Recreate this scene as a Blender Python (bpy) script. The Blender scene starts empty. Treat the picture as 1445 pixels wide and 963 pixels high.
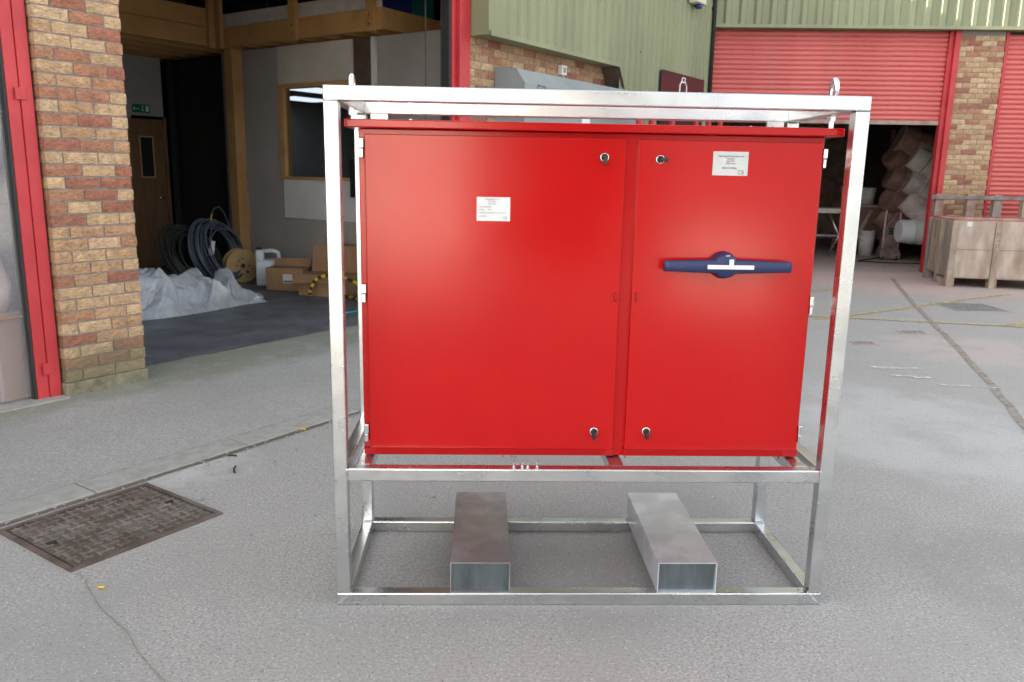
import bpy, bmesh, math, random
from mathutils import Vector, Matrix, noise
random.seed(7)
R = math.radians
sc = bpy.context.scene
col = sc.collection

# ------------------------------------------------------------------ camera
cam_d = bpy.data.cameras.new('camera'); cam = bpy.data.objects.new('camera', cam_d); col.objects.link(cam)
PITCH, YAW, ROLL = -.2042, -.0353, -.0178
Rz = Matrix.Rotation(YAW, 3, 'Z'); Rx = Matrix.Rotation(PITCH, 3, 'X'); Ry = Matrix.Rotation(ROLL, 3, 'Y')
Rc = Rz @ Rx @ Ry
rt, fw, up = Rc.col[0], Rc.col[1], Rc.col[2]
M = Matrix((rt, up, -fw)).transposed().to_4x4(); M.translation = Vector((.5435, -2.8303, 1.614))
cam.matrix_world = M
cam_d.sensor_width = 36; cam_d.lens = 1149.39 / 1445 * 36; cam_d.clip_end = 500; cam_d.clip_start = .05
cam_d.dof.use_dof = True; cam_d.dof.focus_distance = 3.0; cam_d.dof.aperture_fstop = 7.0
sc.camera = cam
# ------------------------------------------------------------------ sky, sun, exposure
SUN_EL = R(20); TO = Vector((-1, .03, 0)).normalized()
w = bpy.data.worlds.new('World'); sc.world = w; w.use_nodes = True
nt = w.node_tree; bg = nt.nodes['Background']
sky = nt.nodes.new('ShaderNodeTexSky'); sky.sky_type = 'NISHITA'; sky.sun_disc = False
sky.sun_elevation = SUN_EL; sky.sun_rotation = math.atan2(TO.x, TO.y); sky.dust_density = 3.0; sky.ozone_density = 1.0
hs = nt.nodes.new('ShaderNodeHueSaturation'); hs.inputs['Saturation'].default_value = .26
nt.links.new(sky.outputs[0], hs.inputs['Color']); nt.links.new(hs.outputs[0], bg.inputs['Color'])
bg.inputs['Strength'].default_value = .15
sun_d = bpy.data.lights.new('sun', 'SUN'); sun_d.energy = 5.0; sun_d.angle = R(.53); sun_d.color = (1, .87, .70)
sun = bpy.data.objects.new('sun', sun_d); col.objects.link(sun)
to_sun = Vector((TO.x * math.cos(SUN_EL), TO.y * math.cos(SUN_EL), math.sin(SUN_EL)))
sun.rotation_euler = to_sun.to_track_quat('Z', 'Y').to_euler(); sun.location = (-20, -5, 20)
vs = sc.view_settings; vs.view_transform = 'Standard'; vs.look = 'None'; vs.gamma = 1; vs.exposure = 2.30

# ------------------------------------------------------------------ materials
def mat(name, c1, c2=None, scale=8, rough=.7, metal=0, bump=0, bscale=60, spec=.5, coord='Object', contrast=(.35, .65),
        detail=6, stretch=(1, 1, 1), rvar=0, c3=None, s3=1.5, t3=(.5, .62), f3=1.0):
    m = bpy.data.materials.new(name); m.use_nodes = True
    n = m.node_tree.nodes; l = m.node_tree.links; b = n['Principled BSDF']
    b.inputs['Roughness'].default_value = rough; b.inputs['Metallic'].default_value = metal
    b.inputs['Specular IOR Level'].default_value = spec
    tc = n.new('ShaderNodeTexCoord'); mp = n.new('ShaderNodeMapping'); mp.inputs['Scale'].default_value = stretch
    l.new(tc.outputs[coord], mp.inputs[0])
    def nz(s, d=6, r=.6):
        t = n.new('ShaderNodeTexNoise'); t.inputs['Scale'].default_value = s; t.inputs['Detail'].default_value = d
        t.inputs['Roughness'].default_value = r; l.new(mp.outputs[0], t.inputs['Vector']); return t
    def ramp(src, a, z, ca, cz):
        r = n.new('ShaderNodeValToRGB'); e = r.color_ramp.elements
        e[0].position = a; e[1].position = z; e[0].color = (*ca, 1); e[1].color = (*cz, 1); l.new(src, r.inputs[0]); return r
    out = None
    if c2:
        t = nz(scale, detail); r = ramp(t.outputs[0], *contrast, c1, c2); out = r.outputs[0]
        if c3:
            t2 = nz(s3, 5); r2 = ramp(t2.outputs[0], *t3, (0, 0, 0), (f3, f3, f3))
            mx = n.new('ShaderNodeMix'); mx.data_type = 'RGBA'; l.new(r2.outputs[0], mx.inputs[0])
            l.new(out, mx.inputs[6]); mx.inputs[7].default_value = (*c3, 1); out = mx.outputs[2]
        l.new(out, b.inputs['Base Color'])
        if rvar:
            mr = n.new('ShaderNodeMapRange'); mr.inputs[1].default_value = .3; mr.inputs[2].default_value = .7
            mr.inputs[3].default_value = rough - rvar; mr.inputs[4].default_value = rough + rvar
            l.new(nz(scale * .7, 4).outputs[0], mr.inputs[0]); l.new(mr.outputs[0], b.inputs['Roughness'])
    else: b.inputs['Base Color'].default_value = (*c1, 1)
    if bump:
        t = nz(bscale, 4); bp = n.new('ShaderNodeBump'); bp.inputs['Strength'].default_value = bump; bp.inputs['Distance'].default_value = .01
        l.new(t.outputs[0], bp.inputs['Height']); l.new(bp.outputs[0], b.inputs['Normal'])
    return m

def brick_mat(name, cols, bump=.6):
    m = mat(name, (1, 1, 1), None, bump=bump, bscale=55, rough=.85, stretch=(.35, .35, 1.6))
    n = m.node_tree.nodes; l = m.node_tree.links; b = n['Principled BSDF']
    oi = n.new('ShaderNodeObjectInfo'); r = n.new('ShaderNodeValToRGB'); r.color_ramp.interpolation = 'CONSTANT'
    e = r.color_ramp.elements
    while len(e) < len(cols): e.new(.5)
    for k, c in enumerate(cols): e[k].position = k / len(cols); e[k].color = (*c, 1)
    l.new(oi.outputs['Random'], r.inputs[0])
    tc = n.new('ShaderNodeTexCoord'); ad = n.new('ShaderNodeVectorMath'); ad.operation = 'ADD'
    l.new(tc.outputs['Object'], ad.inputs[0]); l.new(oi.outputs['Location'], ad.inputs[1])
    t = n.new('ShaderNodeTexNoise'); t.inputs['Scale'].default_value = 13; t.inputs['Detail'].default_value = 10; t.inputs['Roughness'].default_value = .72; l.new(ad.outputs[0], t.inputs['Vector'])
    mr = n.new('ShaderNodeMapRange'); mr.inputs[1].default_value = .3; mr.inputs[2].default_value = .7; mr.inputs[3].default_value = .62; mr.inputs[4].default_value = 1.25
    l.new(t.outputs[0], mr.inputs[0])
    mx = n.new('ShaderNodeMix'); mx.data_type = 'RGBA'; mx.blend_type = 'MULTIPLY'; mx.inputs[0].default_value = 1
    l.new(r.outputs[0], mx.inputs[6]); l.new(mr.outputs[0], mx.inputs[7])
    mp2 = n.new('ShaderNodeMapping'); mp2.inputs['Scale'].default_value = (1, 1, 2.6); l.new(ad.outputs[0], mp2.inputs[0])
    t2 = n.new('ShaderNodeTexNoise'); t2.inputs['Scale'].default_value = 34; t2.inputs['Detail'].default_value = 6; t2.inputs['Roughness'].default_value = .7; l.new(mp2.outputs[0], t2.inputs['Vector'])
    m2 = n.new('ShaderNodeMapRange'); m2.inputs[1].default_value = .36; m2.inputs[2].default_value = .54; m2.inputs[3].default_value = .45; m2.inputs[4].default_value = 1.06; l.new(t2.outputs[0], m2.inputs[0])
    mx2 = n.new('ShaderNodeMix'); mx2.data_type = 'RGBA'; mx2.blend_type = 'MULTIPLY'; mx2.inputs[0].default_value = .75; l.new(mx.outputs[2], mx2.inputs[6]); l.new(m2.outputs[0], mx2.inputs[7]); l.new(mx2.outputs[2], b.inputs['Base Color'])
    for nd in n:
        if nd.type == 'BUMP': l.new(t2.outputs[0], nd.inputs['Height']); nd.inputs['Distance'].default_value = .012
    return m

BUFF = [(.54, .365, .205), (.49, .32, .18), (.57, .40, .235), (.40, .185, .105), (.46, .275, .15), (.35, .14, .085), (.53, .355, .20), (.42, .215, .12), (.56, .385, .225), (.33, .135, .085), (.48, .30, .165), (.47, .29, .16)]
MT = dict(
 yard=mat('yard_concrete', (.255, .246, .232), (.41, .397, .376), 84, .85, bump=.35, bscale=170, detail=3, contrast=(.36, .66), c3=(.295, .285, .27), s3=1.4, t3=(.44, .66), f3=.6),
 apron=mat('apron_concrete', (.26, .254, .242), (.41, .402, .382), 80, .88, bump=.5, bscale=130, detail=3, contrast=(.34, .68), c3=(.26, .258, .24), s3=.8, t3=(.42, .68), f3=.7),
 kerb=mat('kerb_concrete', (.27, .265, .245), (.345, .34, .315), 14, .85, bump=.35, bscale=120),
 floor=mat('painted_floor', (.075, .083, .095), (.13, .14, .155), 3.0, .5, bump=.1, bscale=30, rvar=.12, c3=(.17, .165, .16), s3=5, t3=(.60, .75), f3=.5),
 galv=mat('galvanised_steel', (.57, .595, .61), (.69, .71, .72), 5, .29, 1, bump=.012, bscale=18, stretch=(1, 1, 1.6), rvar=.07, c3=(.66, .67, .66), s3=9, t3=(.40, .75), f3=.3, detail=4),
 galvd=mat('galvanised_sheet', (.66, .69, .72), (.80, .82, .85), 4, .38, .65, bump=.012, bscale=12, rvar=.10, c3=(.52, .53, .56), s3=5, t3=(.45, .60), f3=.7, detail=6),  # paler and less metallic, so the sky's reflection is in the colour
 galvs=mat('stained_galvanised', (.36, .34, .35), (.60, .60, .62), 4, .34, .75, bump=.012, bscale=12, rvar=.10, c3=(.30, .26, .255), s3=3, t3=(.42, .60), f3=.7, detail=5),
 galvk=mat('pocket_shade_steel', (.085, .11, .12), (.16, .19, .205), 5, .4, .6, bump=.03, stretch=(4, 4, .6)),  # dark tone stands in for the dim inside of the fork pockets
 chrome=mat('bright_zinc', (.78, .80, .82), None, rough=.2, metal=1),
 red=mat('red_powder_coat', (.43, .0044, .0048), (.45, .0056, .0060), 3, rough=.18, bump=.02, bscale=2.2, spec=.33, rvar=.04),
 redsteel=mat('red_painted_steel', (.40, .022, .028), (.50, .036, .042), 3, .5, bump=.08, bscale=25, c3=(.17, .07, .045), s3=9, t3=(.66, .72), f3=.8),
 shutter=mat('faded_red_shutter', (.50, .095, .085), (.60, .145, .13), 2.5, .48, bump=.03, bscale=30, stretch=(.4, 1, 3), c3=(.42, .16, .13), s3=4, t3=(.58, .75), f3=.6),
 green=mat('olive_cladding', (.205, .222, .125), (.26, .277, .165), 1.3, .5, bump=.02, stretch=(1, 1, .3), c3=(.18, .185, .115), s3=2.2, t3=(.55, .8), f3=.6),
 brick=brick_mat('split_face_brick', BUFF, .9),
 mortar=mat('mortar', (.19, .175, .165), (.27, .25, .235), 30, .9, bump=.4, bscale=120),
 plinth=mat('mossy_plinth', (.13, .12, .07), (.24, .22, .16), 12, .9, bump=.6, bscale=60),
 block=mat('grey_block', (.17, .17, .165), (.25, .25, .24), 14, .9, bump=.5, bscale=70),
 pine=mat('pine_timber', (.44, .24, .085), (.54, .32, .125), 7, .6, bump=.1, bscale=25, stretch=(.25, .25, .25), c3=(.30, .14, .05), s3=9, t3=(.62, .74), f3=.7),
 pinewhite=mat('whitewashed_board', (.46, .43, .40), (.58, .55, .52), 9, .75, bump=.1),
 plaster=mat('grey_plasterboard', (.33, .315, .30), (.38, .365, .35), 1.6, .8),
 plasterlt=mat('pale_board', (.52, .50, .45), (.60, .58, .53), 2, .75),
 white=mat('white_board', (.62, .63, .65), (.68, .69, .71), 2, .5),
 black=mat('black_curtain', (.010, .010, .010), (.016, .015, .014), 4, .9),
 dark=mat('dark_interior', (.03, .028, .026), (.06, .055, .05), 2, .9),
 darkbrown=mat('dark_brown_board', (.075, .05, .04), (.11, .08, .06), 4, .7),
 doorwood=mat('brown_door_veneer', (.14, .075, .036), (.20, .11, .055), 3, .45, stretch=(8, 8, .6)),
 blackp=mat('black_plastic', (.014, .014, .016), None, rough=.38),
 rubber=mat('black_rubber', (.02, .02, .02), None, rough=.7),
 blue=mat('blue_plastic', (.014, .024, .085), None, rough=.42, bump=.03, bscale=400),
 navy=mat('blue_crate_plastic', (.02, .04, .22), None, rough=.4),
 teal=mat('teal_plastic', (.02, .22, .24), None, rough=.4),
 whitep=mat('white_plastic', (.75, .75, .74), None, rough=.4),
 label=mat('white_label', (.60, .61, .62), (.64, .65, .65), 30, .35),
 silver=mat('silver_label', (.50, .52, .52), (.55, .56, .56), 30, .4, .15),
 ink=mat('printed_ink', (.10, .10, .11), None, rough=.6),
 card=mat('cardboard', (.27, .16, .085), (.33, .20, .11), 5, .8, stretch=(1, 1, .3)),
 ply=mat('reel_board', (.42, .26, .11), (.50, .33, .15), 8, .65),
 jug=mat('translucent_jug', (.62, .70, .74), None, rough=.35),
 cableg=mat('grey_blue_cable', (.10, .12, .155), None, rough=.4),
 cabled=mat('dark_green_cable', (.035, .042, .036), None, rough=.45),
 yellow=mat('yellow_tape', (.62, .46, .02), None, rough=.5),
 iron=mat('rusty_cast_iron', (.085, .058, .046), (.15, .11, .092), 7, .6, .25, bump=.4, bscale=60, c3=(.19, .18, .17), s3=4, t3=(.5, .7), f3=.75),
 ironlt=mat('worn_cast_iron', (.13, .105, .088), (.27, .25, .23), 6, .55, .3, bump=.3, bscale=60),
 crate=mat('weathered_plywood', (.33, .255, .20), (.53, .44, .36), 4, .85, bump=.15, bscale=30, stretch=(1, 1, .35), c3=(.27, .18, .12), s3=3.3, t3=(.48, .66), f3=.7),
 timber=mat('weathered_timber', (.26, .19, .135), (.46, .37, .285), 9, .85, bump=.25, stretch=(1, 1, .3), c3=(.17, .16, .155), s3=4, t3=(.48, .60), f3=.75),
 rust=mat('rusty_dusty_steel', (.21, .115, .085), (.40, .29, .24), 4, .8, .0, bump=.3, bscale=40, c3=(.36, .31, .27), s3=3, t3=(.5, .66), f3=.8),
 rustdk=mat('dark_rust', (.13, .065, .048), (.23, .12, .09), 6, .8, bump=.3),
 dusty=mat('dusty_bucket', (.48, .44, .40), (.64, .60, .55), 6, .75, bump=.25, c3=(.28, .19, .15), s3=6, t3=(.55, .7), f3=.7),
 drumgrey=mat('grey_drum', (.36, .29, .26), (.54, .47, .43), 5, .7, bump=.2, c3=(.50, .46, .42), s3=7, t3=(.55, .68), f3=.7),
 drumpink=mat('pink_drum', (.46, .34, .31), (.62, .51, .47), 5, .75, bump=.2, c3=(.28, .15, .11), s3=7, t3=(.58, .7), f3=.7),
 greyiron=mat('grey_worn_iron', (.20, .19, .18), (.30, .29, .28), 8, .7, .2, bump=.2),
 machine=mat('dusty_machine', (.10, .065, .055), (.24, .17, .15), 5, .7, bump=.2),
 greybox=mat('grey_steel_cabinet', (.21, .24, .245), (.26, .29, .29), 2, .5),
 cream=mat('cream_plastic', (.62, .60, .45), None, rough=.4),
 maroon=mat('maroon_sign', (.055, .012, .018), None, rough=.3),
 signwhite=mat('sign_white', (.75, .74, .74), None, rough=.5),
 exitg=mat('exit_green', (.0, .16, .07), None, rough=.4),
 opp=mat('buff_brick_far', (.42, .30, .19), (.52, .39, .26), 3, .9),
 oppc=mat('cream_cladding_far', (.78, .75, .69), (.82, .79, .73), 1, .6),
 pinkdust=mat('brick_dust', (.34, .25, .22), (.42, .34, .31), 12, .9),
)
def emis(name, c, s):
    m = bpy.data.materials.new(name); m.use_nodes = True; b = m.node_tree.nodes['Principled BSDF']
    b.inputs['Emission Color'].default_value = (*c, 1); b.inputs['Emission Strength'].default_value = s; return m
MT['lamp'] = emis('lit_panel', (.85, .92, 1), .32)
def glass(name, tint, refl_rough, mixf):
    m = bpy.data.materials.new(name); m.use_nodes = True; n = m.node_tree.nodes; l = m.node_tree.links; n.remove(n['Principled BSDF'])
    t = n.new('ShaderNodeBsdfTransparent'); t.inputs[0].default_value = (*tint, 1)
    g = n.new('ShaderNodeBsdfGlossy'); g.inputs['Roughness'].default_value = refl_rough
    lw = n.new('ShaderNodeLayerWeight'); lw.inputs[0].default_value = .5; f = n.new('ShaderNodeMath'); f.operation = 'POWER'; f.inputs[1].default_value = 4; l.new(lw.outputs['Facing'], f.inputs[0])
    mp = n.new('ShaderNodeMath'); mp.operation = 'MULTIPLY_ADD'; mp.inputs[1].default_value = .7; mp.inputs[2].default_value = mixf + .04; l.new(f.outputs[0], mp.inputs[0])
    x = n.new('ShaderNodeMixShader'); l.new(mp.outputs[0], x.inputs[0]); l.new(t.outputs[0], x.inputs[1]); l.new(g.outputs[0], x.inputs[2]); l.new(x.outputs[0], n['Material Output'].inputs[0])
    return m
MT['glass'] = glass('window_glass', (.8, .83, .85), .02, 0)
MT['pvc'] = glass('clear_pvc', (.84, .84, .90), .06, .12)
_n = MT['pvc'].node_tree.nodes; _l = MT['pvc'].node_tree.links; _o = _n['Material Output']; _d = _n.new('ShaderNodeBsdfTranslucent'); _d.inputs[0].default_value = (.75, .74, .80, 1)
_e = _n.new('ShaderNodeBsdfDiffuse'); _e.inputs[0].default_value = (.7, .7, .76, 1); _a = _n.new('ShaderNodeAddShader'); _l.new(_d.outputs[0], _a.inputs[0]); _l.new(_e.outputs[0], _a.inputs[1])
_x = _n.new('ShaderNodeMixShader'); _x.inputs[0].default_value = .14; _l.new(_o.inputs[0].links[0].from_socket, _x.inputs[1]); _l.new(_a.outputs[0], _x.inputs[2]); _l.new(_x.outputs[0], _o.inputs[0])
def poly_mat():
    m = bpy.data.materials.new('clear_polythene'); m.use_nodes = True; n = m.node_tree.nodes; l = m.node_tree.links; b = n['Principled BSDF']
    b.inputs['Base Color'].default_value = (.86, .90, .96, 1); b.inputs['Roughness'].default_value = .10; b.inputs['Specular IOR Level'].default_value = 1.0; b.inputs['Coat Weight'].default_value = 1; b.inputs['Coat Roughness'].default_value = .06
    tc = n.new('ShaderNodeTexCoord'); ns = n.new('ShaderNodeTexNoise'); ns.inputs['Scale'].default_value = 3; ns.inputs['Detail'].default_value = 3; l.new(tc.outputs['Object'], ns.inputs['Vector'])
    vm = n.new('ShaderNodeVectorMath'); vm.operation = 'MULTIPLY_ADD'; l.new(ns.outputs['Color'], vm.inputs[0]); vm.inputs[1].default_value = (.5, .5, .5); l.new(tc.outputs['Object'], vm.inputs[2])
    vo = n.new('ShaderNodeTexVoronoi'); vo.feature = 'DISTANCE_TO_EDGE'; vo.inputs['Scale'].default_value = 4.5; l.new(vm.outputs[0], vo.inputs['Vector'])
    vq = n.new('ShaderNodeTexVoronoi'); vq.inputs['Scale'].default_value = 15; l.new(vm.outputs[0], vq.inputs['Vector'])
    sm = n.new('ShaderNodeMath'); sm.operation = 'MULTIPLY_ADD'; l.new(vq.outputs['Distance'], sm.inputs[0]); sm.inputs[1].default_value = .35; l.new(vo.outputs['Distance'], sm.inputs[2])
    bp = n.new('ShaderNodeBump'); bp.inputs['Strength'].default_value = .5; bp.inputs['Distance'].default_value = .05; l.new(sm.outputs[0], bp.inputs['Height']); l.new(bp.outputs[0], b.inputs['Normal']); l.new(bp.outputs[0], b.inputs['Coat Normal'])
    tr = n.new('ShaderNodeBsdfTransparent'); tl = n.new('ShaderNodeBsdfTranslucent'); tl.inputs[0].default_value = (.88, .91, .96, 1)
    a = n.new('ShaderNodeMixShader'); a.inputs[0].default_value = .35; l.new(b.outputs[0], a.inputs[1]); l.new(tl.outputs[0], a.inputs[2])
    lw = n.new('ShaderNodeLayerWeight'); lw.inputs[0].default_value = .4; l.new(bp.outputs[0], lw.inputs['Normal'])
    mr = n.new('ShaderNodeMapRange'); mr.inputs[3].default_value = .40; mr.inputs[4].default_value = 1.0; l.new(lw.outputs['Facing'], mr.inputs[0])
    x = n.new('ShaderNodeMixShader'); l.new(mr.outputs[0], x.inputs[0]); l.new(tr.outputs[0], x.inputs[1]); l.new(a.outputs[0], x.inputs[2]); l.new(x.outputs[0], n['Material Output'].inputs[0])
    return m
MT['poly'] = poly_mat()
def worn(name, c, cover, scale):
    m = bpy.data.materials.new(name); m.use_nodes = True; n = m.node_tree.nodes; l = m.node_tree.links; b = n['Principled BSDF']
    b.inputs['Base Color'].default_value = (*c, 1); b.inputs['Roughness'].default_value = .8
    tc = n.new('ShaderNodeTexCoord'); t = n.new('ShaderNodeTexNoise'); t.inputs['Scale'].default_value = scale; t.inputs['Detail'].default_value = 8; t.inputs['Roughness'].default_value = .75
    l.new(tc.outputs['Object'], t.inputs['Vector'])
    r = n.new('ShaderNodeMapRange'); r.inputs[1].default_value = cover - .08; r.inputs[2].default_value = cover + .12; l.new(t.outputs[0], r.inputs[0])
    tr = n.new('ShaderNodeBsdfTransparent'); x = n.new('ShaderNodeMixShader'); l.new(r.outputs[0], x.inputs[0]); l.new(tr.outputs[0], x.inputs[1]); l.new(b.outputs[0], x.inputs[2]); l.new(x.outputs[0], n['Material Output'].inputs[0])
    return m
MT['ypaint'] = worn('worn_yellow_paint', (.46, .36, .17), .44, 9)
MT['wpaint'] = worn('chalk_marks', (.62, .62, .62), .50, 14)
MT['seal'] = worn('brown_joint_seal', (.27, .235, .20), .40, 12)
MT['gutter'] = worn('gutter_dirt', (.13, .115, .09), .36, 10)
MT['moss'] = worn('green_algae', (.135, .15, .085), .50, 5)
MT['dust'] = worn('pink_brick_dust', (.46, .33, .30), .50, 2.2)
MT['damp'] = worn('dark_patch', (.16, .155, .15), .48, 6)

def stain(m, c, axis, a, b, colr, scale=4, th=(.42, .62), amt=.8):
    """algae, dust or a change of tone within a distance of a point (axis None) or along a line with the given normal"""
    n = m.node_tree.nodes; l = m.node_tree.links; bs = n['Principled BSDF']; src = bs.inputs['Base Color'].links[0].from_socket
    g = n.new('ShaderNodeNewGeometry'); sub = n.new('ShaderNodeVectorMath'); sub.operation = 'SUBTRACT'; l.new(g.outputs['Position'], sub.inputs[0]); sub.inputs[1].default_value = c
    v = n.new('ShaderNodeVectorMath'); l.new(sub.outputs[0], v.inputs[0])
    if axis: v.operation = 'DOT_PRODUCT'; v.inputs[1].default_value = axis
    else: v.operation = 'LENGTH'
    mr = n.new('ShaderNodeMapRange'); mr.interpolation_type = 'SMOOTHSTEP'; mr.inputs[1].default_value = a; mr.inputs[2].default_value = b; l.new(v.outputs['Value'], mr.inputs[0])
    t = n.new('ShaderNodeTexNoise'); t.inputs['Scale'].default_value = scale; t.inputs['Detail'].default_value = 7; t.inputs['Roughness'].default_value = .65; l.new(g.outputs['Position'], t.inputs['Vector'])
    ad = n.new('ShaderNodeMath'); ad.operation = 'MULTIPLY_ADD'; l.new(mr.outputs[0], ad.inputs[0]); ad.inputs[1].default_value = .55; l.new(t.outputs[0], ad.inputs[2])
    m2 = n.new('ShaderNodeMapRange'); m2.inputs[1].default_value = th[0] + .4; m2.inputs[2].default_value = th[1] + .4; m2.inputs[4].default_value = amt; l.new(ad.outputs[0], m2.inputs[0])
    mm = n.new('ShaderNodeMath'); mm.operation = 'MULTIPLY'; l.new(m2.outputs[0], mm.inputs[0]); l.new(mr.outputs[0], mm.inputs[1])
    mx = n.new('ShaderNodeMix'); mx.data_type = 'RGBA'; l.new(mm.outputs[0], mx.inputs[0]); l.new(src, mx.inputs[6]); mx.inputs[7].default_value = (*colr, 1); l.new(mx.outputs[2], bs.inputs['Base Color'])
for k in ('brick', 'mortar'): stain(MT[k], (0, 0, 0), (0, 0, -1), -.62, -.12, (.15, .145, .085), 5, (.30, .56), .75)
NIN = (-math.sin(R(53.5)), math.cos(R(53.5)), 0)
stain(MT['apron'], (-2.03, 3.32, 0), NIN, -.85, -.05, (.17, .18, .115), 3.5, (.38, .64), .6)
stain(MT['yard'], (7.6, 10.6, 0), None, 5.0, 1.2, (.47, .33, .29), 1.3, (.40, .62), .75)
stain(MT['yard'], (5.2, 4.8, 0), None, 1.6, .3, (.47, .38, .35), 2.0, (.48, .62), .5)
stain(MT['yard'], (-1.3, 1.6, 0), None, 1.2, .2, (.47, .465, .46), 3.0, (.42, .62), .7)
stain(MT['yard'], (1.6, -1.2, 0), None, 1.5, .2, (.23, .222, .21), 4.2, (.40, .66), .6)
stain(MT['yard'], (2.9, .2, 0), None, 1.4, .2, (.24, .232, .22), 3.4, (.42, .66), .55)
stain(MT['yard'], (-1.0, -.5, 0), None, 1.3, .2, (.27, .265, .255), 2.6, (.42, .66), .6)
stain(MT['yard'], (3.4, 2.2, 0), None, 2.2, .4, (.46, .455, .445), 1.6, (.42, .66), .6)
stain(MT['yard'], (.9, .4, 0), None, 1.1, .3, (.27, .262, .25), 3.0, (.36, .66), .5)  # darker ground centred under the frame
def specks(m, scale, colr, th=.23):
    n = m.node_tree.nodes; l = m.node_tree.links; bs = n['Principled BSDF']; src = bs.inputs['Base Color'].links[0].from_socket
    g = n.new('ShaderNodeNewGeometry'); v = n.new('ShaderNodeTexVoronoi'); v.inputs['Scale'].default_value = scale; l.new(g.outputs['Position'], v.inputs['Vector'])
    sp = n.new('ShaderNodeSeparateColor'); l.new(v.outputs['Color'], sp.inputs[0])
    a = n.new('ShaderNodeMath'); a.operation = 'LESS_THAN'; a.inputs[1].default_value = .3; l.new(v.outputs['Distance'], a.inputs[0])
    b = n.new('ShaderNodeMath'); b.operation = 'LESS_THAN'; b.inputs[1].default_value = th; l.new(sp.outputs[0], b.inputs[0])
    c = n.new('ShaderNodeMath'); c.operation = 'MULTIPLY'; l.new(a.outputs[0], c.inputs[0]); l.new(b.outputs[0], c.inputs[1])
    d = n.new('ShaderNodeMath'); d.operation = 'MULTIPLY'; d.inputs[1].default_value = .8; l.new(c.outputs[0], d.inputs[0])
    mx = n.new('ShaderNodeMix'); mx.data_type = 'RGBA'; l.new(d.outputs[0], mx.inputs[0]); l.new(src, mx.inputs[6]); mx.inputs[7].default_value = (*colr, 1); l.new(mx.outputs[2], bs.inputs['Base Color'])
for k in ('yard', 'apron'):
    specks(MT[k], 85, (.50, .485, .46), .14); specks(MT[k], 100, (.14, .135, .125), .17)
MT['red'].node_tree.nodes['Principled BSDF'].inputs['Coat Weight'].default_value = .0
MT['red'].node_tree.nodes['Principled BSDF'].inputs['Coat Roughness'].default_value = .22

# ------------------------------------------------------------------ mesh helpers
def mk(name, bm, m, parent=None, smooth=False, loc=None, rot=None):
    me = bpy.data.meshes.new(name); bmesh.ops.recalc_face_normals(bm, faces=bm.faces[:]); bm.to_mesh(me); bm.free()
    for mm in (m if isinstance(m, (list, tuple)) else [m]): me.materials.append(MT[mm] if isinstance(mm, str) else mm)
    if smooth:
        for p in me.polygons: p.use_smooth = True
    return link(name, me, parent, loc, rot)
def link(name, me, parent=None, loc=None, rot=None):
    o = bpy.data.objects.new(name, me); col.objects.link(o)
    if parent: o.parent = parent
    if loc is not None: o.location = loc
    if rot is not None: o.rotation_euler = rot
    return o
def bx(bm, x0, x1, y0, y1, z0, z1, bev=0, seg=2, mi=0, mtx=None):
    g = bmesh.ops.create_cube(bm, size=1)['verts']
    T = Matrix.Translation(((x0 + x1) / 2, (y0 + y1) / 2, (z0 + z1) / 2)) @ Matrix.Diagonal((abs(x1 - x0), abs(y1 - y0), abs(z1 - z0), 1))
    bmesh.ops.transform(bm, matrix=T, verts=g)
    fs = set(f for v in g for f in v.link_faces)
    if bev:
        es = list(set(e for v in g for e in v.link_edges))
        r = bmesh.ops.bevel(bm, geom=es, offset=bev, segments=seg, affect='EDGES', profile=.5)
        fs = set(r['faces']) | set(f for v in r['verts'] for f in v.link_faces); g = list(set(v for f in fs for v in f.verts))
    for f in fs: f.material_index = mi
    if mtx is not None: bmesh.ops.transform(bm, matrix=mtx, verts=g)
    return g
def box(name, m, parent, x0, x1, y0, y1, z0, z1, bev=0, seg=2, rot=None):
    bm = bmesh.new(); bx(bm, x0, x1, y0, y1, z0, z1, bev, seg)
    return mk(name, bm, m, parent)
def tube(bm, pts, rad, n=8, closed=False, mi=None):
    pts = [Vector(p) for p in pts]; rings = []
    N = len(pts); prev = None
    for i, p in enumerate(pts):
        a = pts[i - 1] if (i > 0 or closed) else p; b = pts[(i + 1) % N] if (i < N - 1 or closed) else p
        t = (b - a).normalized()
        if prev is None: u = t.orthogonal().normalized()
        else: u = (prev - t * prev.dot(t)).normalized()
        prev = u; v = t.cross(u); r = rad[i] if isinstance(rad, (list, tuple)) else rad
        rings.append([bm.verts.new(p + (u * math.cos(2 * math.pi * k / n) + v * math.sin(2 * math.pi * k / n)) * r) for k in range(n)])
    for i in range(N if closed else N - 1):
        A, B = rings[i], rings[(i + 1) % N]
        for k in range(n):
            f = bm.faces.new((A[k], A[(k + 1) % n], B[(k + 1) % n], B[k]))
            if mi: f.material_index = mi(i)
    if not closed:
        bm.faces.new(rings[0][::-1]); bm.faces.new(rings[-1])
def lathe(bm, prof, n=24, mtx=None):
    rings = []; vs = []
    for r, z in prof:
        ring = [bm.verts.new((r * math.cos(2 * math.pi * k / n), r * math.sin(2 * math.pi * k / n), z)) for k in range(n)]; rings.append(ring); vs += ring
    for A, B in zip(rings, rings[1:]):
        for k in range(n): bm.faces.new((A[k], A[(k + 1) % n], B[(k + 1) % n], B[k]))
    for ring in (rings[0], rings[-1]):
        if (ring[0].co - ring[n // 2].co).length > 1e-4: bm.faces.new(ring)
    if mtx is not None: bmesh.ops.transform(bm, matrix=mtx, verts=vs)
def poly(name, m, pts, z=0, parent=None):
    bm = bmesh.new(); bm.faces.new([bm.verts.new((x, y, z)) for x, y in pts]); return mk(name, bm, m, parent)
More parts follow.
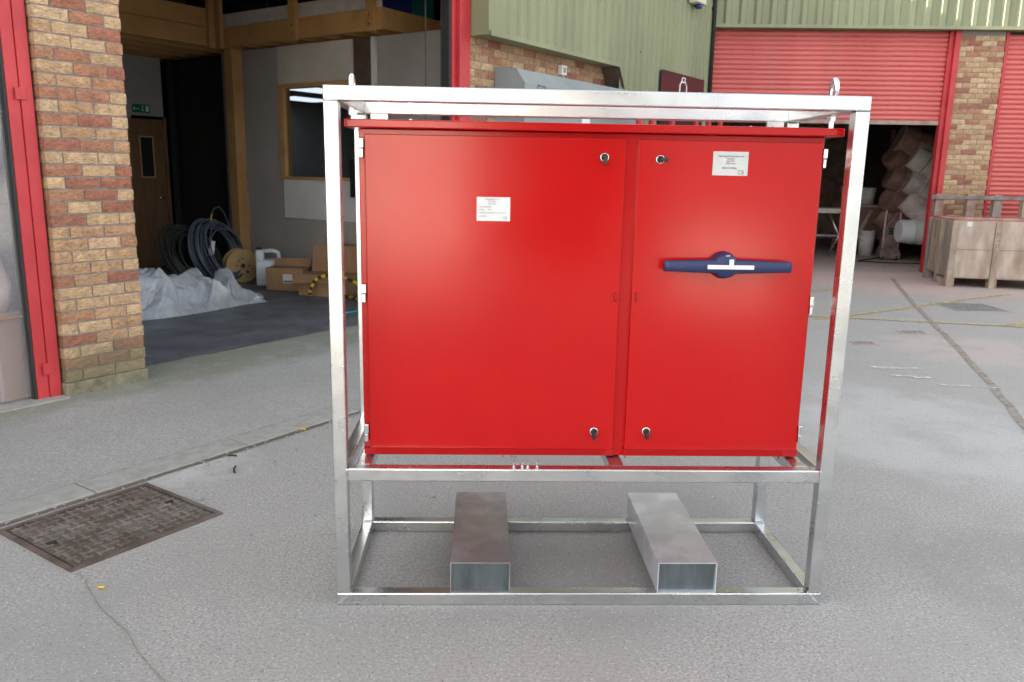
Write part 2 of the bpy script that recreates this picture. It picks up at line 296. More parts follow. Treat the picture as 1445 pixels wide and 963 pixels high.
def thing(name, label, cat, loc=(0, 0, 0), rz=0, group=None):
    o = bpy.data.objects.new(name, None); col.objects.link(o); o.location = loc; o.rotation_euler = (0, 0, rz); o.empty_display_size = .1
    return tag(o, label, cat, group)
def tag(o, label, cat, group=None):
    o['label'] = label; o['category'] = cat
    if group: o['group'] = group
    return o
def struct(o, kind='structure'): o['kind'] = kind; return o
def text(name, body, size, m, parent, loc, rot, align='CENTER', ext=.0006):
    c = bpy.data.curves.new(name, 'FONT'); c.body = body; c.size = size; c.align_x = align; c.extrude = ext; c.resolution_u = 3
    o = bpy.data.objects.new(name, c); col.objects.link(o)
    dg = bpy.context.evaluated_depsgraph_get(); me = bpy.data.meshes.new_from_object(o.evaluated_get(dg)); bpy.data.objects.remove(o)
    me.materials.clear(); me.materials.append(MT[m]); me.name = name
    return link(name, me, parent, loc, rot)
def strip(name, m, pts, wd, z, jit=.0, n=40):
    """irregular painted / sealed line along a polyline"""
    bm = bmesh.new(); P = [Vector((*p, 0)) for p in pts]; L = [0]
    for a, b in zip(P, P[1:]): L.append(L[-1] + (b - a).length)
    prev = None
    for i in range(n + 1):
        s = L[-1] * i / n; k = max(j for j in range(len(P) - 1) if L[j] <= s + 1e-9); d = (P[k + 1] - P[k]).normalized()
        p = P[k] + d * (s - L[k]); nn = Vector((-d.y, d.x, 0)); q = noise.noise(Vector((s * 3, wd * 50, z * 1000)))
        p = p + nn * q * jit
        a = p + nn * wd * (.5 + random.uniform(-.5, .5) * jit * 8); b = p - nn * wd * (.5 + random.uniform(-.5, .5) * jit * 8)
        cur = (bm.verts.new((a.x, a.y, z)), bm.verts.new((b.x, b.y, z)))
        if prev: bm.faces.new((prev[0], prev[1], cur[1], cur[0]))
        prev = cur
    return mk(name, bm, m)
def blob(name, m, c, rx, ry, z, rot=0, n=28, jit=.25):
    bm = bmesh.new(); vs = []
    for k in range(n):
        a = 2 * math.pi * k / n; q = 1 + jit * noise.noise(Vector((math.cos(a) * 1.5 + c[0], math.sin(a) * 1.5 + c[1], 3)))* 1.6
        x, y = rx * q * math.cos(a), ry * q * math.sin(a)
        vs.append(bm.verts.new((c[0] + x * math.cos(rot) - y * math.sin(rot), c[1] + x * math.sin(rot) + y * math.cos(rot), z)))
    bm.faces.new(vs); return mk(name, bm, m)

# frames of reference: the workshop facade (x along it, y inwards) and the shutter building
PH = R(53.5); FR = Vector((-2.03, 3.32, 0))
def LW(s, d, z=0): return (FR.x + s * math.cos(PH) - d * math.sin(PH), FR.y + s * math.sin(PH) + d * math.cos(PH), z)
PR = R(-4.8); KR = Vector((4.15, 11.6, 0))
def RW(u, d, z=0): return (KR.x + u * math.cos(PR) - d * math.sin(PR), KR.y + u * math.sin(PR) + d * math.cos(PR), z)

# ------------------------------------------------------------------ ground
bm = bmesh.new(); bx(bm, -110, 110, -110, 110, -.3, 0); struct(mk('yard_ground', bm, 'yard'))
struct(poly('apron', 'apron', [LW(-12, -1.66)[:2], LW(3.4, -1.66)[:2], LW(4.6, -.9)[:2], LW(4.6, .9)[:2], LW(-12, .9)[:2]], .004))
bm = bmesh.new()
e0 = [LW(-.3 + .2 * i, .42 + .05 * noise.noise(Vector((i * .7, 0, 0)))) for i in range(24)]
vs = [bm.verts.new((p[0], p[1], .008)) for p in e0] + [bm.verts.new((*LW(10, .42)[:2], .008)), bm.verts.new((*LW(10, 9)[:2], .008)), bm.verts.new((*LW(-.3, 9)[:2], .008))]
bm.faces.new(vs); struct(mk('workshop_floor', bm, 'floor'))
kb = struct(bpy.data.objects.new('kerb', None)); col.objects.link(kb); kb.location = LW(0, -1.76); kb.rotation_euler = (0, 0, PH)
for i in range(9):
    a = -6.0 + i * .915
    box('kerb_stone', 'kerb', kb, a, a + .907, -.10, .10, -.1, .012 + random.uniform(0, .004), .006)
struct(strip('kerb_joint_dirt', 'gutter', [LW(-6, -1.875)[:2], LW(3, -1.875)[:2]], .040, .0045, .012, 140))
struct(strip('kerb_joint_line', 'seal', [LW(-6, -1.652)[:2], LW(3, -1.652)[:2]], .014, .0075, .006, 90))
struct(strip('ground_crack', 'seal', [(-1.085, .25), (-.95, .09), (-.824, -.076), (-.70, -.2), (-.617, -.301), (-.469, -.471), (-.2, -.9)], .005, .004, .02, 60))
struct(strip('expansion_joint', 'seal', [(7.3, 10.4), (6.99, 9.617), (6.209, 7.611), (5.724, 6.287), (5.215, 4.898), (4.63, 3.38), (4.204, 2.34), (3.5, .7)], .06, .004, .014, 160))
struct(strip('yellow_line', 'ypaint', [(3.2, 6.82), (4.47, 6.58), (6.648, 6.035), (8.5, 5.6)], .085, .008, .004, 60))
struct(strip('yellow_line', 'ypaint', [(4.4, 6.40), (4.977, 6.70), (6.375, 7.565), (8.2, 8.7)], .085, .0065, .004, 60))
struct(strip('yellow_line', 'ypaint', [(6.435, 6.06), (6.831, 6.312), (7.6, 6.75)], .085, .0055, .004, 30))
struct(strip('yellow_line', 'ypaint', [(4.2, 8.3), (5.35, 8.774), (5.719, 8.953)], .085, .0055, .004, 30))
for c, rx, ry, mm, nm in [((4.04, 3.96), .16, .05, 'wpaint', 'chalk_mark'), ((4.0, 3.68), .05, .03, 'wpaint', 'chalk_mark'), ((4.16, 3.64), .09, .05, 'wpaint', 'chalk_mark'),
                          ((4.25, 3.95), .12, .03, 'wpaint', 'chalk_mark'), ((4.45, 3.34), .30, .02, 'wpaint', 'chalk_mark')]:
    struct(blob(nm, mm, c, rx, ry, .006, -.2))


# small covers in the yard
def stop_tap(c, rx, lab):
    t = thing('stopcock_cover', lab, 'drain cover', (c[0], c[1], .0), -.1, 'small covers set in the yard')
    box('cover_frame', 'pinkdust', t, -rx, rx, -rx * .7, rx * .7, -.02, .006)
    for k in range(4): box('cover_rib', 'greyiron', t, -rx * .75 + k * rx * .4, -rx * .5 + k * rx * .4, -rx * .5, rx * .5, 0, .011)
stop_tap((4.35, 5.02), .12, 'small dark ribbed stopcock cover beside white chalk marks')
stop_tap((5.165, 5.62), .15, 'small pinkish dusty stopcock cover close to the brown joint')
# the large manhole cover by the kerb
mh = thing('manhole_cover', 'rusty rectangular cast iron manhole cover with raised grid beside the kerb', 'manhole cover', LW(-1.56, -2.245), PH)
for a in [(-.36, .36, -.315, -.293), (-.36, .36, .293, .315), (-.36, -.338, -.2925, .2925), (.338, .36, -.2925, .2925)]: box('frame_edge', 'iron', mh, *a, -.05, .011, .003)
box('dirt_gap', 'rubber', mh, -.337, .337, -.292, .292, -.06, .0012); box('cover_plate', 'iron', mh, -.328, .328, -.283, .283, -.05, .0045)
bm = bmesh.new()
nx, ny = 14, 12; cx, cy = .65 / nx, .56 / ny
for i in range(nx):
    for j in range(ny):
        x = -.325 + (i + .5) * cx; y = -.28 + (j + .5) * cy
        if abs(x) < .03 and abs(y) < .2 and j % 3 == 0: continue
        if (i + j) % 2: bx(bm, x - cx * .46, x + cx * .46, y - .0045, y + .0045, .002, .0105); bx(bm, x - .0045, x + .0045, y + .005, y + cy * .45, .002, .0102)
        else: bx(bm, x - .0045, x + .0045, y - cy * .46, y + cy * .46, .002, .0105); bx(bm, x + .005, x + cx * .45, y - .0045, y + .0045, .002, .0102)
for j in range(1, 4): bx(bm, -.325, .325, -.28 + j * .14 - .003, -.28 + j * .14 + .003, .002, .0098)
tr = mk('tread_pattern', bm, 'ironlt', mh); tr['kind'] = 'stuff'
for sx in (-.28, .28): box('key_slot', 'rubber', mh, sx - .022, sx + .022, -.012, .012, 0, .0112)
# drain by the crate
dg = thing('yard_drain_cover', 'worn grey grated drain cover in front of the wooden crate', 'drain cover', (6.85, 7.41, 0), -.05)
box('drain_frame', 'kerb', dg, -.36, .36, -.36, .36, -.05, .004)
for k in range(11): box('drain_bar', 'greyiron', dg, -.31 + k * .06, -.285 + k * .06, -.31, .31, 0, .010)
# litter
for i, (x, y, L, a, mm, nm, lab) in enumerate([(-.604, 2.12, .075, -.3, 'yellow', 'plastic_offcut', 'small yellow plastic offcut lying against the kerb'),
        (-.93, .12, .025, .2, 'yellow', 'plastic_offcut', 'thin yellow scrap on concrete near the ground crack'),
        (-.80, 1.40, .10, 1.9, 'rubber', 'cable_offcut', 'short black bent cable offcut on the concrete'),
        (-.88, 1.62, .05, 0, 'rubber', 'cable_offcut', 'tiny black cable offcut near the kerb')]):
    bm = bmesh.new(); tube(bm, [(-L / 2, 0, .006), (-L * .2, L * .05, .006), (L * .2, L * .03, .006), (L / 2, -L * .08, .006)], .005, 6)
    tag(mk(nm, bm, mm, None, True, (x, y, .004), (0, 0, a)), lab, 'litter')
bm = bmesh.new()
for i in range(260):
    s, d = random.uniform(-3, 1), -1.875 + random.gauss(0, .035)
    if i > 150: s, d = random.uniform(-3.5, .6), random.uniform(-3.8, -.3)
    p = LW(s, d); r = random.uniform(.002, .007)
    bx(bm, p[0] - r, p[0] + r, p[1] - r * random.uniform(.5, 2), p[1] + r, .001, .004 + r, 0, mi=0)
struct(mk('grit', bm, 'kerb'), 'stuff')

# ------------------------------------------------------------------ the lifting frame
W, H, D, t = 1.85, 1.888, .695, .05; ZM = .546
fr = thing('lifting_frame', 'galvanised box section steel lifting frame standing around the red cabinet', 'frame', (0, 0, 0))
def rail(name, x0, x1, y0, y1, z0, z1): return box(name, 'galv', fr, x0, x1, y0, y1, z0, z1, .005, 3)
for y0 in (0, D - t):
    for x0 in (0, W - t): rail('upright', x0, x0 + t, y0, y0 + t, t + .0006, H - t - .0006)
    rail('top_rail', 0, W, y0, y0 + t, H - t, H); rail('bottom_rail', 0, W, y0, y0 + t, 0, t)
    rail('middle_rail', t + .0006, W - t - .0006, y0 + .001, y0 + t - .001, ZM - t, ZM)
for x0 in (0, W - t):
    a, b = x0 + .0008, x0 + t - .0008
    rail('side_top_rail', a, b, t + .0006, D - t - .0006, H - t + .0008, H - .0008); rail('side_bottom_rail', a, b, t + .0006, D - t - .0006, .0008, t - .0008)
    rail('side_middle_rail', a, b, t + .0006, D - t - .0006, ZM - t + .0008, ZM - .0008)
for x0 in (.075, 1.02, 1.72): rail('cross_rail', x0, x0 + .055, t + .0006, D - t - .0006, ZM - t + .002, ZM - .002)
# weld beads where the rails meet
def weld(pts): 
    bm = bmesh.new(); n = 9; P = []
    a, b = Vector(pts[0]), Vector(pts[1])
    for i in range(n + 1): P.append(a.lerp(b, i / n) + Vector((random.uniform(-.0012, .0012), 0, random.uniform(-.0012, .0012))))
    tube(bm, P, [(.0028 if abs(a.x - b.x) < .001 else .0011) + random.uniform(-.0004, .0008) for _ in P], 6); mk('weld_bead', bm, 'galv', fr, True)
for x0, sx in ((t, 1), (W - t, -1)):
    weld([(x0, .0005, ZM - t), (x0, .0005, ZM)]); weld([(x0 - sx * t * .96, -.0006, .002), (x0, -.0006, t)]); weld([(x0 - sx * t * .96, -.0006, H - .002), (x0, -.0006, H - t)])
    weld([(x0, D - t - .0005, .004), (x0, D - t - .0005, t)]); weld([(x0, t, t + .001), (x0, .003, t + .001)])
# fork pockets: open box tubes lying across the bottom rails
for X, pm in ((.426, 'galvs'), (1.214, 'galvd')):
    bm = bmesh.new(); w_, h_, th = .226, .124, .004; z0 = t + .0005; y0, y1 = .002, D - .002
    o = [(X, z0), (X + w_, z0), (X + w_, z0 + h_), (X, z0 + h_)]; i_ = [(X + th, z0 + th), (X + w_ - th, z0 + th), (X + w_ - th, z0 + h_ - th), (X + th, z0 + h_ - th)]
    V = lambda L, y: [bm.verts.new((x, y, z)) for x, z in L]
    of, ob, jf, jb = V(o, y0), V(o, y1), V(i_, y0), V(i_, y1)
    for k in range(4):
        q = (k + 1) % 4
        bm.faces.new((of[k], of[q], ob[q], ob[k])); bm.faces.new((jf[q], jf[k], jb[k], jb[q])); bm.faces.new((of[q], of[k], jf[k], jf[q])); bm.faces.new((ob[k], ob[q], jb[q], jb[k]))
    fp = mk('fork_pocket', bm, pm, fr)
    box('pocket_shade_plate', 'galvk', fp, X + th + .0005, X + w_ - th - .0005, .022, .026, z0 + th + .0005, z0 + h_ - th - .0005)  # added plate, coloured dark as the shade inside the open tube
# eye bolts and studs
for X, y, tw in ((t / 2, .46, -.02), (W - t / 2, .26, .12)):
    bm = bmesh.new(); R0 = .027
    tube(bm, [(X + tw * R0 * math.cos(a) , y + R0 * math.cos(a), H + .047 + R0 * 1.15 * math.sin(a)) for a in [2 * math.pi * k / 24 for k in range(24)]], .0105, 10, True)
    lathe(bm, [(.021, 0), (.021, .008), (.014, .014), (.012, .026)], 16, Matrix.Translation((X, y, H)))
    eb = mk('eye_bolt', bm, 'chrome', fr, True)
    bm = bmesh.new(); lathe(bm, [(.017, -.016), (.017, 0)], 6, Matrix.Translation((X, y, H - t))); lathe(bm, [(.009, -.03), (.009, 0)], 10, Matrix.Translation((X, y, H - t - .015))); mk('nut', bm, 'chrome', eb)
for x in (.659, .690, .711, .745):
    bm = bmesh.new(); lathe(bm, [(.008, 0), (.008, .006)], 6, Matrix.Translation((x, .02, ZM))); lathe(bm, [(.0035, .006), (.0035, .026)], 8, Matrix.Translation((x, .02, ZM))); mk('stud', bm, 'chrome', fr)
for x, y in ((W - t - .03, .025), (t + .025, .025), (W - t - .03, D - .025)):
    for z in (t, ZM):
        bm = bmesh.new(); lathe(bm, [(.0032, 0), (.0032, .0006)], 10, Matrix.Translation((x, y, z + .0002))); mk('vent_hole', bm, 'rubber', fr)

# ------------------------------------------------------------------ the red cabinet
cb = thing('electrical_cabinet', 'glossy red steel two door electrical cabinet mounted inside the galvanised frame', 'cabinet', (0, 0, 0))
X0, X1, YF, YB, Z0, Z1 = .092, 1.764, .150, .630, .549, 1.757
bm = bmesh.new(); bx(bm, X0, X1, YF, YB, Z0, Z1, .004, 2); body = mk('body', bm, 'red', cb)
bm = bmesh.new()   # roof: shallow tray with a fascia all round
bx(bm, X0 - .040, X1 + .046, YF - .055, YB + .03, Z1 + .0005, Z1 + .029, .004, 2); rf = mk('roof', bm, 'red', cb)
for x0 in (.13, .24, 1.05, 1.62, 1.71):
    bm = bmesh.new(); lathe(bm, [(.012, 0), (.012, .012), (.007, .013), (.007, .03)], 6, Matrix.Translation((x0, .56, Z1 + .029))); mk('roof_bolt', bm, 'chrome', rf)
for x0 in (.075, 1.70):
    box('roof_bracket', 'galv', cb, x0, x0 + .07, .60, .625, Z1 + .0295, H - t - .0005, .002)
def door(x0, x1, z0, z1):
    bm = bmesh.new(); bx(bm, x0, x1, YF - .020, YF - .0006, z0, z1, .003, 3)
    return mk('door', bm, 'red', cb)
dl = door(.116, 1.041, .580, 1.738); dr = door(1.087, 1.752, .580, 1.736)
DF = YF - .020
# folded bottom lip of the body below the doors
for a, b in ((.094, 1.046), (1.083, 1.762)):
    bm = bmesh.new(); vs = [bm.verts.new(p) for p in [(a, DF + .004, .5795), (b, DF + .004, .5795), (b, YF - .001, .5795), (a, YF - .001, .5795), (a, YF - .006, .5502), (b, YF - .006, .5502), (b, YF - .001, .5502), (a, YF - .001, .5502)]]
    for f in ((0, 1, 2, 3), (4, 5, 6, 7), (0, 1, 5, 4), (1, 2, 6, 5), (2, 3, 7, 6), (3, 0, 4, 7)): bm.faces.new([vs[k] for k in f])
    mk('bottom_lip', bm, 'red', cb)
for x in (.118, .62, .655, 1.03, 1.095, 1.70): box('drip_tab', 'red', cb, x, x + .003, YF + .01, YF + .02, .535, .5485)
def lock(d, x, z, ang):
    bm = bmesh.new(); lathe(bm, [(.0165, 0), (.0165, .003), (.0125, .007), (.0125, .0065)], 24, Matrix.Translation((x, DF, z)) @ Matrix.Rotation(R(90), 4, 'X')); lk = mk('lock', bm, 'chrome', d, True)
    bm = bmesh.new(); lathe(bm, [(.0118, .0066), (.0118, .012), (.010, .014)], 20, Matrix.Translation((x, DF, z)) @ Matrix.Rotation(R(90), 4, 'X'))
    bx(bm, -.0065, .0065, -.026, -.006, -.004, .026, .003, 2, mtx=Matrix.Translation((x, DF, z)) @ Matrix.Rotation(ang, 4, 'Y')); mk('lock_knob', bm, 'blackp', lk)
lock(dl, .966, 1.672, R(180)); lock(dl, .966, .652, R(180)); lock(dr, 1.166, 1.668, R(90)); lock(dr, 1.166, .654, R(172))
for d, x in ((dl, 1.026), (dr, 1.104)):
    bm = bmesh.new(); tube(bm, [(x + .009 * (1 if d is dr else -1) * 0, DF - .002 - .012 * math.sin(a), 1.170 + .016 * math.cos(a)) for a in [math.pi * k / 10 for k in range(11)]], .003, 8); mk('padlock_loop', bm, 'red', d, True)
    box('loop_slot', 'rubber', d, x - .006, x - .0035, DF - .0008, DF, 1.156, 1.184)
for x, zs, sg in ((.100, (1.690, 1.172, .640), -1), (1.7565, (1.682, 1.146, .645), 1)):
    for z in zs:
        a, b = (x - .006, x + .013) if sg < 0 else (x - .002, x + .013)
        bm = bmesh.new(); bx(bm, a, b, DF - .003, DF + .012, z - .001, z + .034, .003, 2); bx(bm, a + .002, b - .002, DF - .002, DF + .012, z - .034, z - .0025, .003, 2)
        h = mk('hinge', bm, 'chrome', cb)
# the blue switch handle
hx, hz = 1.424, 1.293
bm = bmesh.new(); n = 24; rows = []
for i in range(n + 1):
    u = -1 + 2 * i / n; hh = .0195 + .0075 * (1 - abs(u)) ** 1.0; th = .012 + .006 * (1 - abs(u)); x = hx + u * .232; y = DF - .038
    ring = []
    for k in range(12):
        a = 2 * math.pi * k / 12; ca, sa = math.cos(a), math.sin(a); pw = .55
        ring.append(bm.verts.new((x, y + th * math.copysign(abs(ca) ** pw, ca), hz + hh * math.copysign(abs(sa) ** pw, sa))))
    rows.append(ring)
for A, B in zip(rows, rows[1:]):
    for k in range(12): bm.faces.new((A[k], A[(k + 1) % 12], B[(k + 1) % 12], B[k]))
bm.faces.new(rows[0]); bm.faces.new(rows[-1])
hd = mk('switch_handle', bm, 'blue', dr, True)
bm = bmesh.new(); lathe(bm, [(.050, 0), (.050, .012), (.047, .030), (.043, .048), (.038, .0535)], 32, Matrix.Translation((hx - .008, DF, hz + .002)) @ Matrix.Rotation(R(90), 4, 'X')); mk('handle_hub', bm, 'blue', hd, True)
yb = DF - .0575
bm = bmesh.new(); bx(bm, hx - .077, hx + .092, yb - .001, yb + .012, hz - .0085, hz + .0065, .001); bx(bm, hx + .001, hx + .017, yb - .0012, yb + .012, hz + .0066, hz + .027, .001); mk('white_marking', bm, 'signwhite', hd)
text('handle_print', 'OFF', .009, 'signwhite', hd, (hx - .005, DF - .0542, hz + .037), (R(90), 0, 0))
# rating plates with print
def plate(d, m, x0, x1, z0, z1, lines, big=False):
    p = box('rating_plate', m, d, x0, x1, DF - .0016, DF - .0001, z0, z1)
    y = DF - .0022
    for (tx, x, z, s, al) in lines: text('print', tx, s, 'ink', p, (x, y, z), (R(90), 0, 0), al, .0003)
plate(dl, 'label', .513, .633, 1.441, 1.526, [('Harding Ent. Ltd', .568, 1.516, .0075, 'CENTER'), ('Tel: 0151', .568, 1.508, .0075, 'CENTER'), ('Fax: 0151', .568, 1.500, .0075, 'CENTER'),
    ('Volts: 400/230', .519, 1.489, .0075, 'LEFT'), ('Rating:      kVA', .519, 1.479, .0075, 'LEFT'), ('Designed, manufactured and tested in the UK', .519, 1.469, .0054, 'LEFT'), ('Serial No:', .519, 1.456, .0075, 'LEFT'), ('CE', .608, 1.449, .012, 'LEFT')])
plate(dr, 'silver', 1.356, 1.483, 1.616, 1.700, [('Harding Enterprises Ltd', 1.420, 1.681, .0095, 'CENTER'), ('Tel: 0151', 1.420, 1.672, .0075, 'CENTER'), ('Fax: 0151', 1.420, 1.664, .0075, 'CENTER'), ('Web: www', 1.420, 1.656, .0075, 'CENTER'),
    ('SERIAL NUMBER', 1.416, 1.640, .0075, 'CENTER'), ('CE', 1.447, 1.621, .020, 'LEFT')])

# ------------------------------------------------------------------ bricks
def brick_mesh(name, L, Hh, Dp, seed):
    rnd = random.Random(seed); bm = bmesh.new(); nx, nz = 6, 3
    g = [[bm.verts.new((L * (i / nx - .5), 0, Hh * (j / nz - .5))) for j in range(nz + 1)] for i in range(nx + 1)]
    for i in range(nx + 1):
        for j in range(nz + 1):
            ed = i in (0, nx) or j in (0, nz)
            g[i][j].co.y = (.0015 if ed else -.001) + rnd.uniform(-.0022, .0022)
            if ed: g[i][j].co.x += rnd.uniform(-.0015, .0015) * (1 if i not in (0, nx) else 1); g[i][j].co.z += rnd.uniform(-.0015, .0015)
    for i in range(nx):
        for j in range(nz): bm.faces.new((g[i][j], g[i + 1][j], g[i + 1][j + 1], g[i][j + 1]))
    b = [bm.verts.new((sx * L / 2, Dp, sz * Hh / 2)) for sx, sz in ((-1, -1), (1, -1), (1, 1), (-1, 1))]
    bm.faces.new(b)
    edge = [[g[i][0] for i in range(nx + 1)], [g[nx][j] for j in range(nz + 1)], [g[nx - i][nz] for i in range(nx + 1)], [g[0][nz - j] for j in range(nz + 1)]]
    for k in range(4): bm.faces.new(edge[k] + [b[(k + 1) % 4], b[k]])
    me = bpy.data.meshes.new(name); bmesh.ops.recalc_face_normals(bm, faces=bm.faces[:]); bm.to_mesh(me); bm.free(); me.materials.append(MT['brick']); return me
BL, BH, MJ = .242, .0842, .011
FULL = [brick_mesh('brick_stretcher', BL - MJ, BH - MJ, .10, k) for k in range(5)]
HALF = [brick_mesh('brick_half', BL / 2 - MJ, BH - MJ, .10, 20 + k) for k in range(4)]
def lay(parent, x0, x1, z0, rows, y, offset0=0, face='front', maxz=None):
    """stretcher bond of single bricks along x on the plane y (front faces -y) or on a return (faces -x)"""
    for r_ in range(rows):
        z = z0 + (r_ + .5) * BH
        x = x0 + (-BL / 2 if (r_ + offset0) % 2 else 0)
        while x < x1 - .02:
            a, b = max(x, x0), min(x + BL, x1); Lr = b - a
            if Lr > .035:
                half = Lr < BL * .62; me = random.choice(HALF if half else FULL); base = (BL / 2 - MJ) if half else (BL - MJ)
                if face == 'front': o = link('brick', me, parent, ((a + b) / 2, y, z)); 
                else: o = link('brick', me, parent, (y, (a + b) / 2, z), (0, 0, R(-90)))
                o.scale = ((Lr - MJ) / base, 1, 1)
            x += BL

# ------------------------------------------------------------------ the workshop building (left)
wb = thing('workshop_building', 'workshop with buff brick pillar, red steel jambs, olive cladding and open doorway', 'building', LW(0, 0), PH)
def P(name, m, *a, bev=0, par=None): return box(name, m, par or wb, *a, bev)
pl = P('brick_pillar', 'mortar', -.600, -.012, .008, .44, .1, 4.1)
lay(pl, -.612, 0, .100, 40, 0, 1)
lay(pl, .112, .44, .100, 40, -.612, 0, 'side')
P('pillar_plinth', 'plinth', -.618, .004, -.006, .44, -.05, .098, bev=.008)
# neighbouring bay to the left: red jamb, clear curtain, block wall behind
j = P('steel_jamb', 'redsteel', -.702, -.624, .045, .2, .0, 4.1, bev=.004)
P('steel_jamb', 'redsteel', -.782, -.705, .055, .2, .0, 4.1, bev=.004)
for z in (2.02, .18): P('jamb_lug', 'redsteel', -.74, -.67, .035, .0445, z, z + .08, bev=.004)
P('rubber_seal', 'rubber', -.800, -.784, .06, .16, .0, 4.1)
P('curtain_sill', 'kerb', -7.0, -.62, -.05, .3, -.02, .014)
P('bay_head', 'green', -12.0, 4.0, .0, .3, 3.5, 5.7)
P('bay_wall', 'mortar', -12.0, -3.6, .02, .3, 0, 4.1)
# right of the doorway
P('steel_jamb', 'redsteel', 3.80, 3.985, -.03, .16, 0, 4.1, bev=.004)
P('steel_jamb', 'redsteel', 3.735, 3.797, .02, .16, 0, 4.1, bev=.004)
P('rubber_seal', 'rubber', 3.70, 3.734, .04, .14, 0, 4.1)
P('inner_facing', 'block', -.26, 3.99, .302, .36, 3.5, 5.49)
bwall = P('brick_wall', 'mortar', 3.99, 10.35, .008, .3, 0, 3.2)
lay(bwall, 3.99, 10.3, 2.056, 13, 0, 0)
P('lower_wall_face', 'mortar', 3.99, 10.3, .002, .0075, 0, 2.05)
# cladding: flashings and corrugated sheets
def clad_sheet(par, x0, x1, y, z0, z1, pitch=.20, depth=.035, name='cladding_sheet', m='green'):
    bm = bmesh.new(); prof = []; x = x0
    while x < x1 - 1e-6:
        for dx, dy in ((0, 0), (pitch * .44, 0), (pitch * .58, -depth), (pitch * .86, -depth)):
            if x + dx <= x1: prof.append((x + dx, y + dy))
        x += pitch
    prof.append((x1, y))
    A = [bm.verts.new((a, b, z0)) for a, b in prof]; B = [bm.verts.new((a, b, z1)) for a, b in prof]
    for k in range(len(prof) - 1): bm.faces.new((A[k], A[k + 1], B[k + 1], B[k]))
    A2 = [bm.verts.new((a, b + .004, z0)) for a, b in prof]; B2 = [bm.verts.new((a, b + .004, z1)) for a, b in prof]
    for k in range(len(prof) - 1): bm.faces.new((A2[k + 1], A2[k], B2[k], B2[k + 1])); bm.faces.new((A[k + 1], A[k], A2[k], A2[k + 1]))
    return mk(name, bm, m, par)
CY = -.25
P('cladding_return', 'green', 4.0, 4.02, CY, -.005, 3.06, 5.7)
P('corner_flashing', 'green', 4.0, 4.26, CY - .012, CY - .001, 3.05, 5.7)
P('cladding_soffit', 'green', 4.022, 7.0, CY, -.01, 3.06, 3.075)
x = 4.26
for k in range(3):
    x2 = min(x + 1.0, 7.06) if k < 2 else 7.06
    clad_sheet(wb, x, x2, CY, 3.075, 5.7); x = x2 + .002
for k in range(4):
    x2 = min(x + .86, 10.32); clad_sheet(wb, x, x2, CY, 1.2, 5.7, .18); x = x2 + .002
P('drip_flashing', 'green', 4.0, 7.0, CY - .05, CY - .036, 3.045, 3.10)
bm = bmesh.new(); vs = [bm.verts.new(p) for p in [(6.98, -.01, 3.06), (6.98, CY - .04, 3.06), (7.3, CY - .04, 2.55), (7.3, -.01, 2.55)]]; bm.faces.new(vs); mk('sloping_flashing', bm, 'darkbrown', wb)
for i in range(9):
    for dz in (0,):
        bm = bmesh.new(); lathe(bm, [(.011, 0), (.011, .006), (.006, .010)], 8, Matrix.Translation((4.47 + i * .4, CY - .036 * 0 - .001, 3.33 - .0 * i)) @ Matrix.Rotation(R(90), 4, 'X')); mk('cladding_screw', bm, 'rubber', wb)
# the closed volume behind: roof, outer walls, inner lining
P('roof_slab', 'dark', -12.0, 10.35, .301, 14, 5.5, 5.7)
P('end_wall', 'dark', -12.0, -11.8, .301, 14, 0, 5.49); P('end_wall', 'dark', 10.15, 10.35, .301, 14, 0, 5.49); P('rear_wall', 'dark', -11.79, 10.14, 13.8, 14, 0, 5.49)
P('party_wall', 'block', -.34, -.26, .45, 9.0, 0, 5.49)
P('party_wall', 'block', 3.99, 10.14, .302, .36, 0, 5.49)
# block wall seen through the clear curtain
bw = P('block_wall', 'mortar', -3.5, -.352, 0.605, .75, 0, 4)
bmesh_b = bmesh.new(); bx(bmesh_b, -.215, .215, 0, .06, -.104, .104, .006, 1); bo = mk('block', bmesh_b, 'block', bw, False, (-.6, 0.595, .112))
for r_ in range(17):
    for c in range(7):
        if r_ == 0 and c == 0: continue
        xx = -.585 - c * .44 + (.22 if r_ % 2 else 0)
        if xx > -.56: continue
        link('block', bo.data, bw, (xx, 0.595, .112 + r_ * .225))
bo.location.x = -.585

# clear strip curtain in the left bay
cu = thing('strip_curtain', 'clear plastic strip curtain hanging in the red steel doorway left of the pillar', 'curtain', LW(-.80, .10), PH)
for k in range(8):
    bm = bmesh.new(); N = 10; rows = []
    for i in range(N + 1):
        xx = -(k * .17) - i / N * .20; yy = .006 * math.sin(i / N * math.pi) + (k % 2) * .012 + .004 * math.sin(k * 2.1)
        rows.append((bm.verts.new((xx, yy, .03)), bm.verts.new((xx + .01 * math.sin(k), yy + .01, 1.6)), bm.verts.new((xx, yy, 4.0))))
    for a, b in zip(rows, rows[1:]): bm.faces.new((a[0], b[0], b[1], a[1])); bm.faces.new((a[1], b[1], b[2], a[2]))
    mk('curtain_strip', bm, 'pvc', cu, True)
o = thing('cardboard_box', 'brown cardboard box standing behind the clear strip curtain', 'box', LW(-1.02, .36, .0), PH + .2)
box('carton', 'card', o, -.3, .3, -.2, .2, .01, .62, .004); box('flap', 'card', o, -.3, .3, -.28, -.202, .59, .60)
o = thing('canvas_sack', 'tan sack heap resting on the box behind the strip curtain', 'sack', LW(-1.0, .36, .62), PH)
bm = bmesh.new(); bmesh.ops.create_icosphere(bm, subdivisions=3, radius=.25)
for v in bm.verts: v.co *= 1 + .25 * noise.noise(v.co * 6); v.co.z = max(v.co.z * 1.1 + .2, 0)
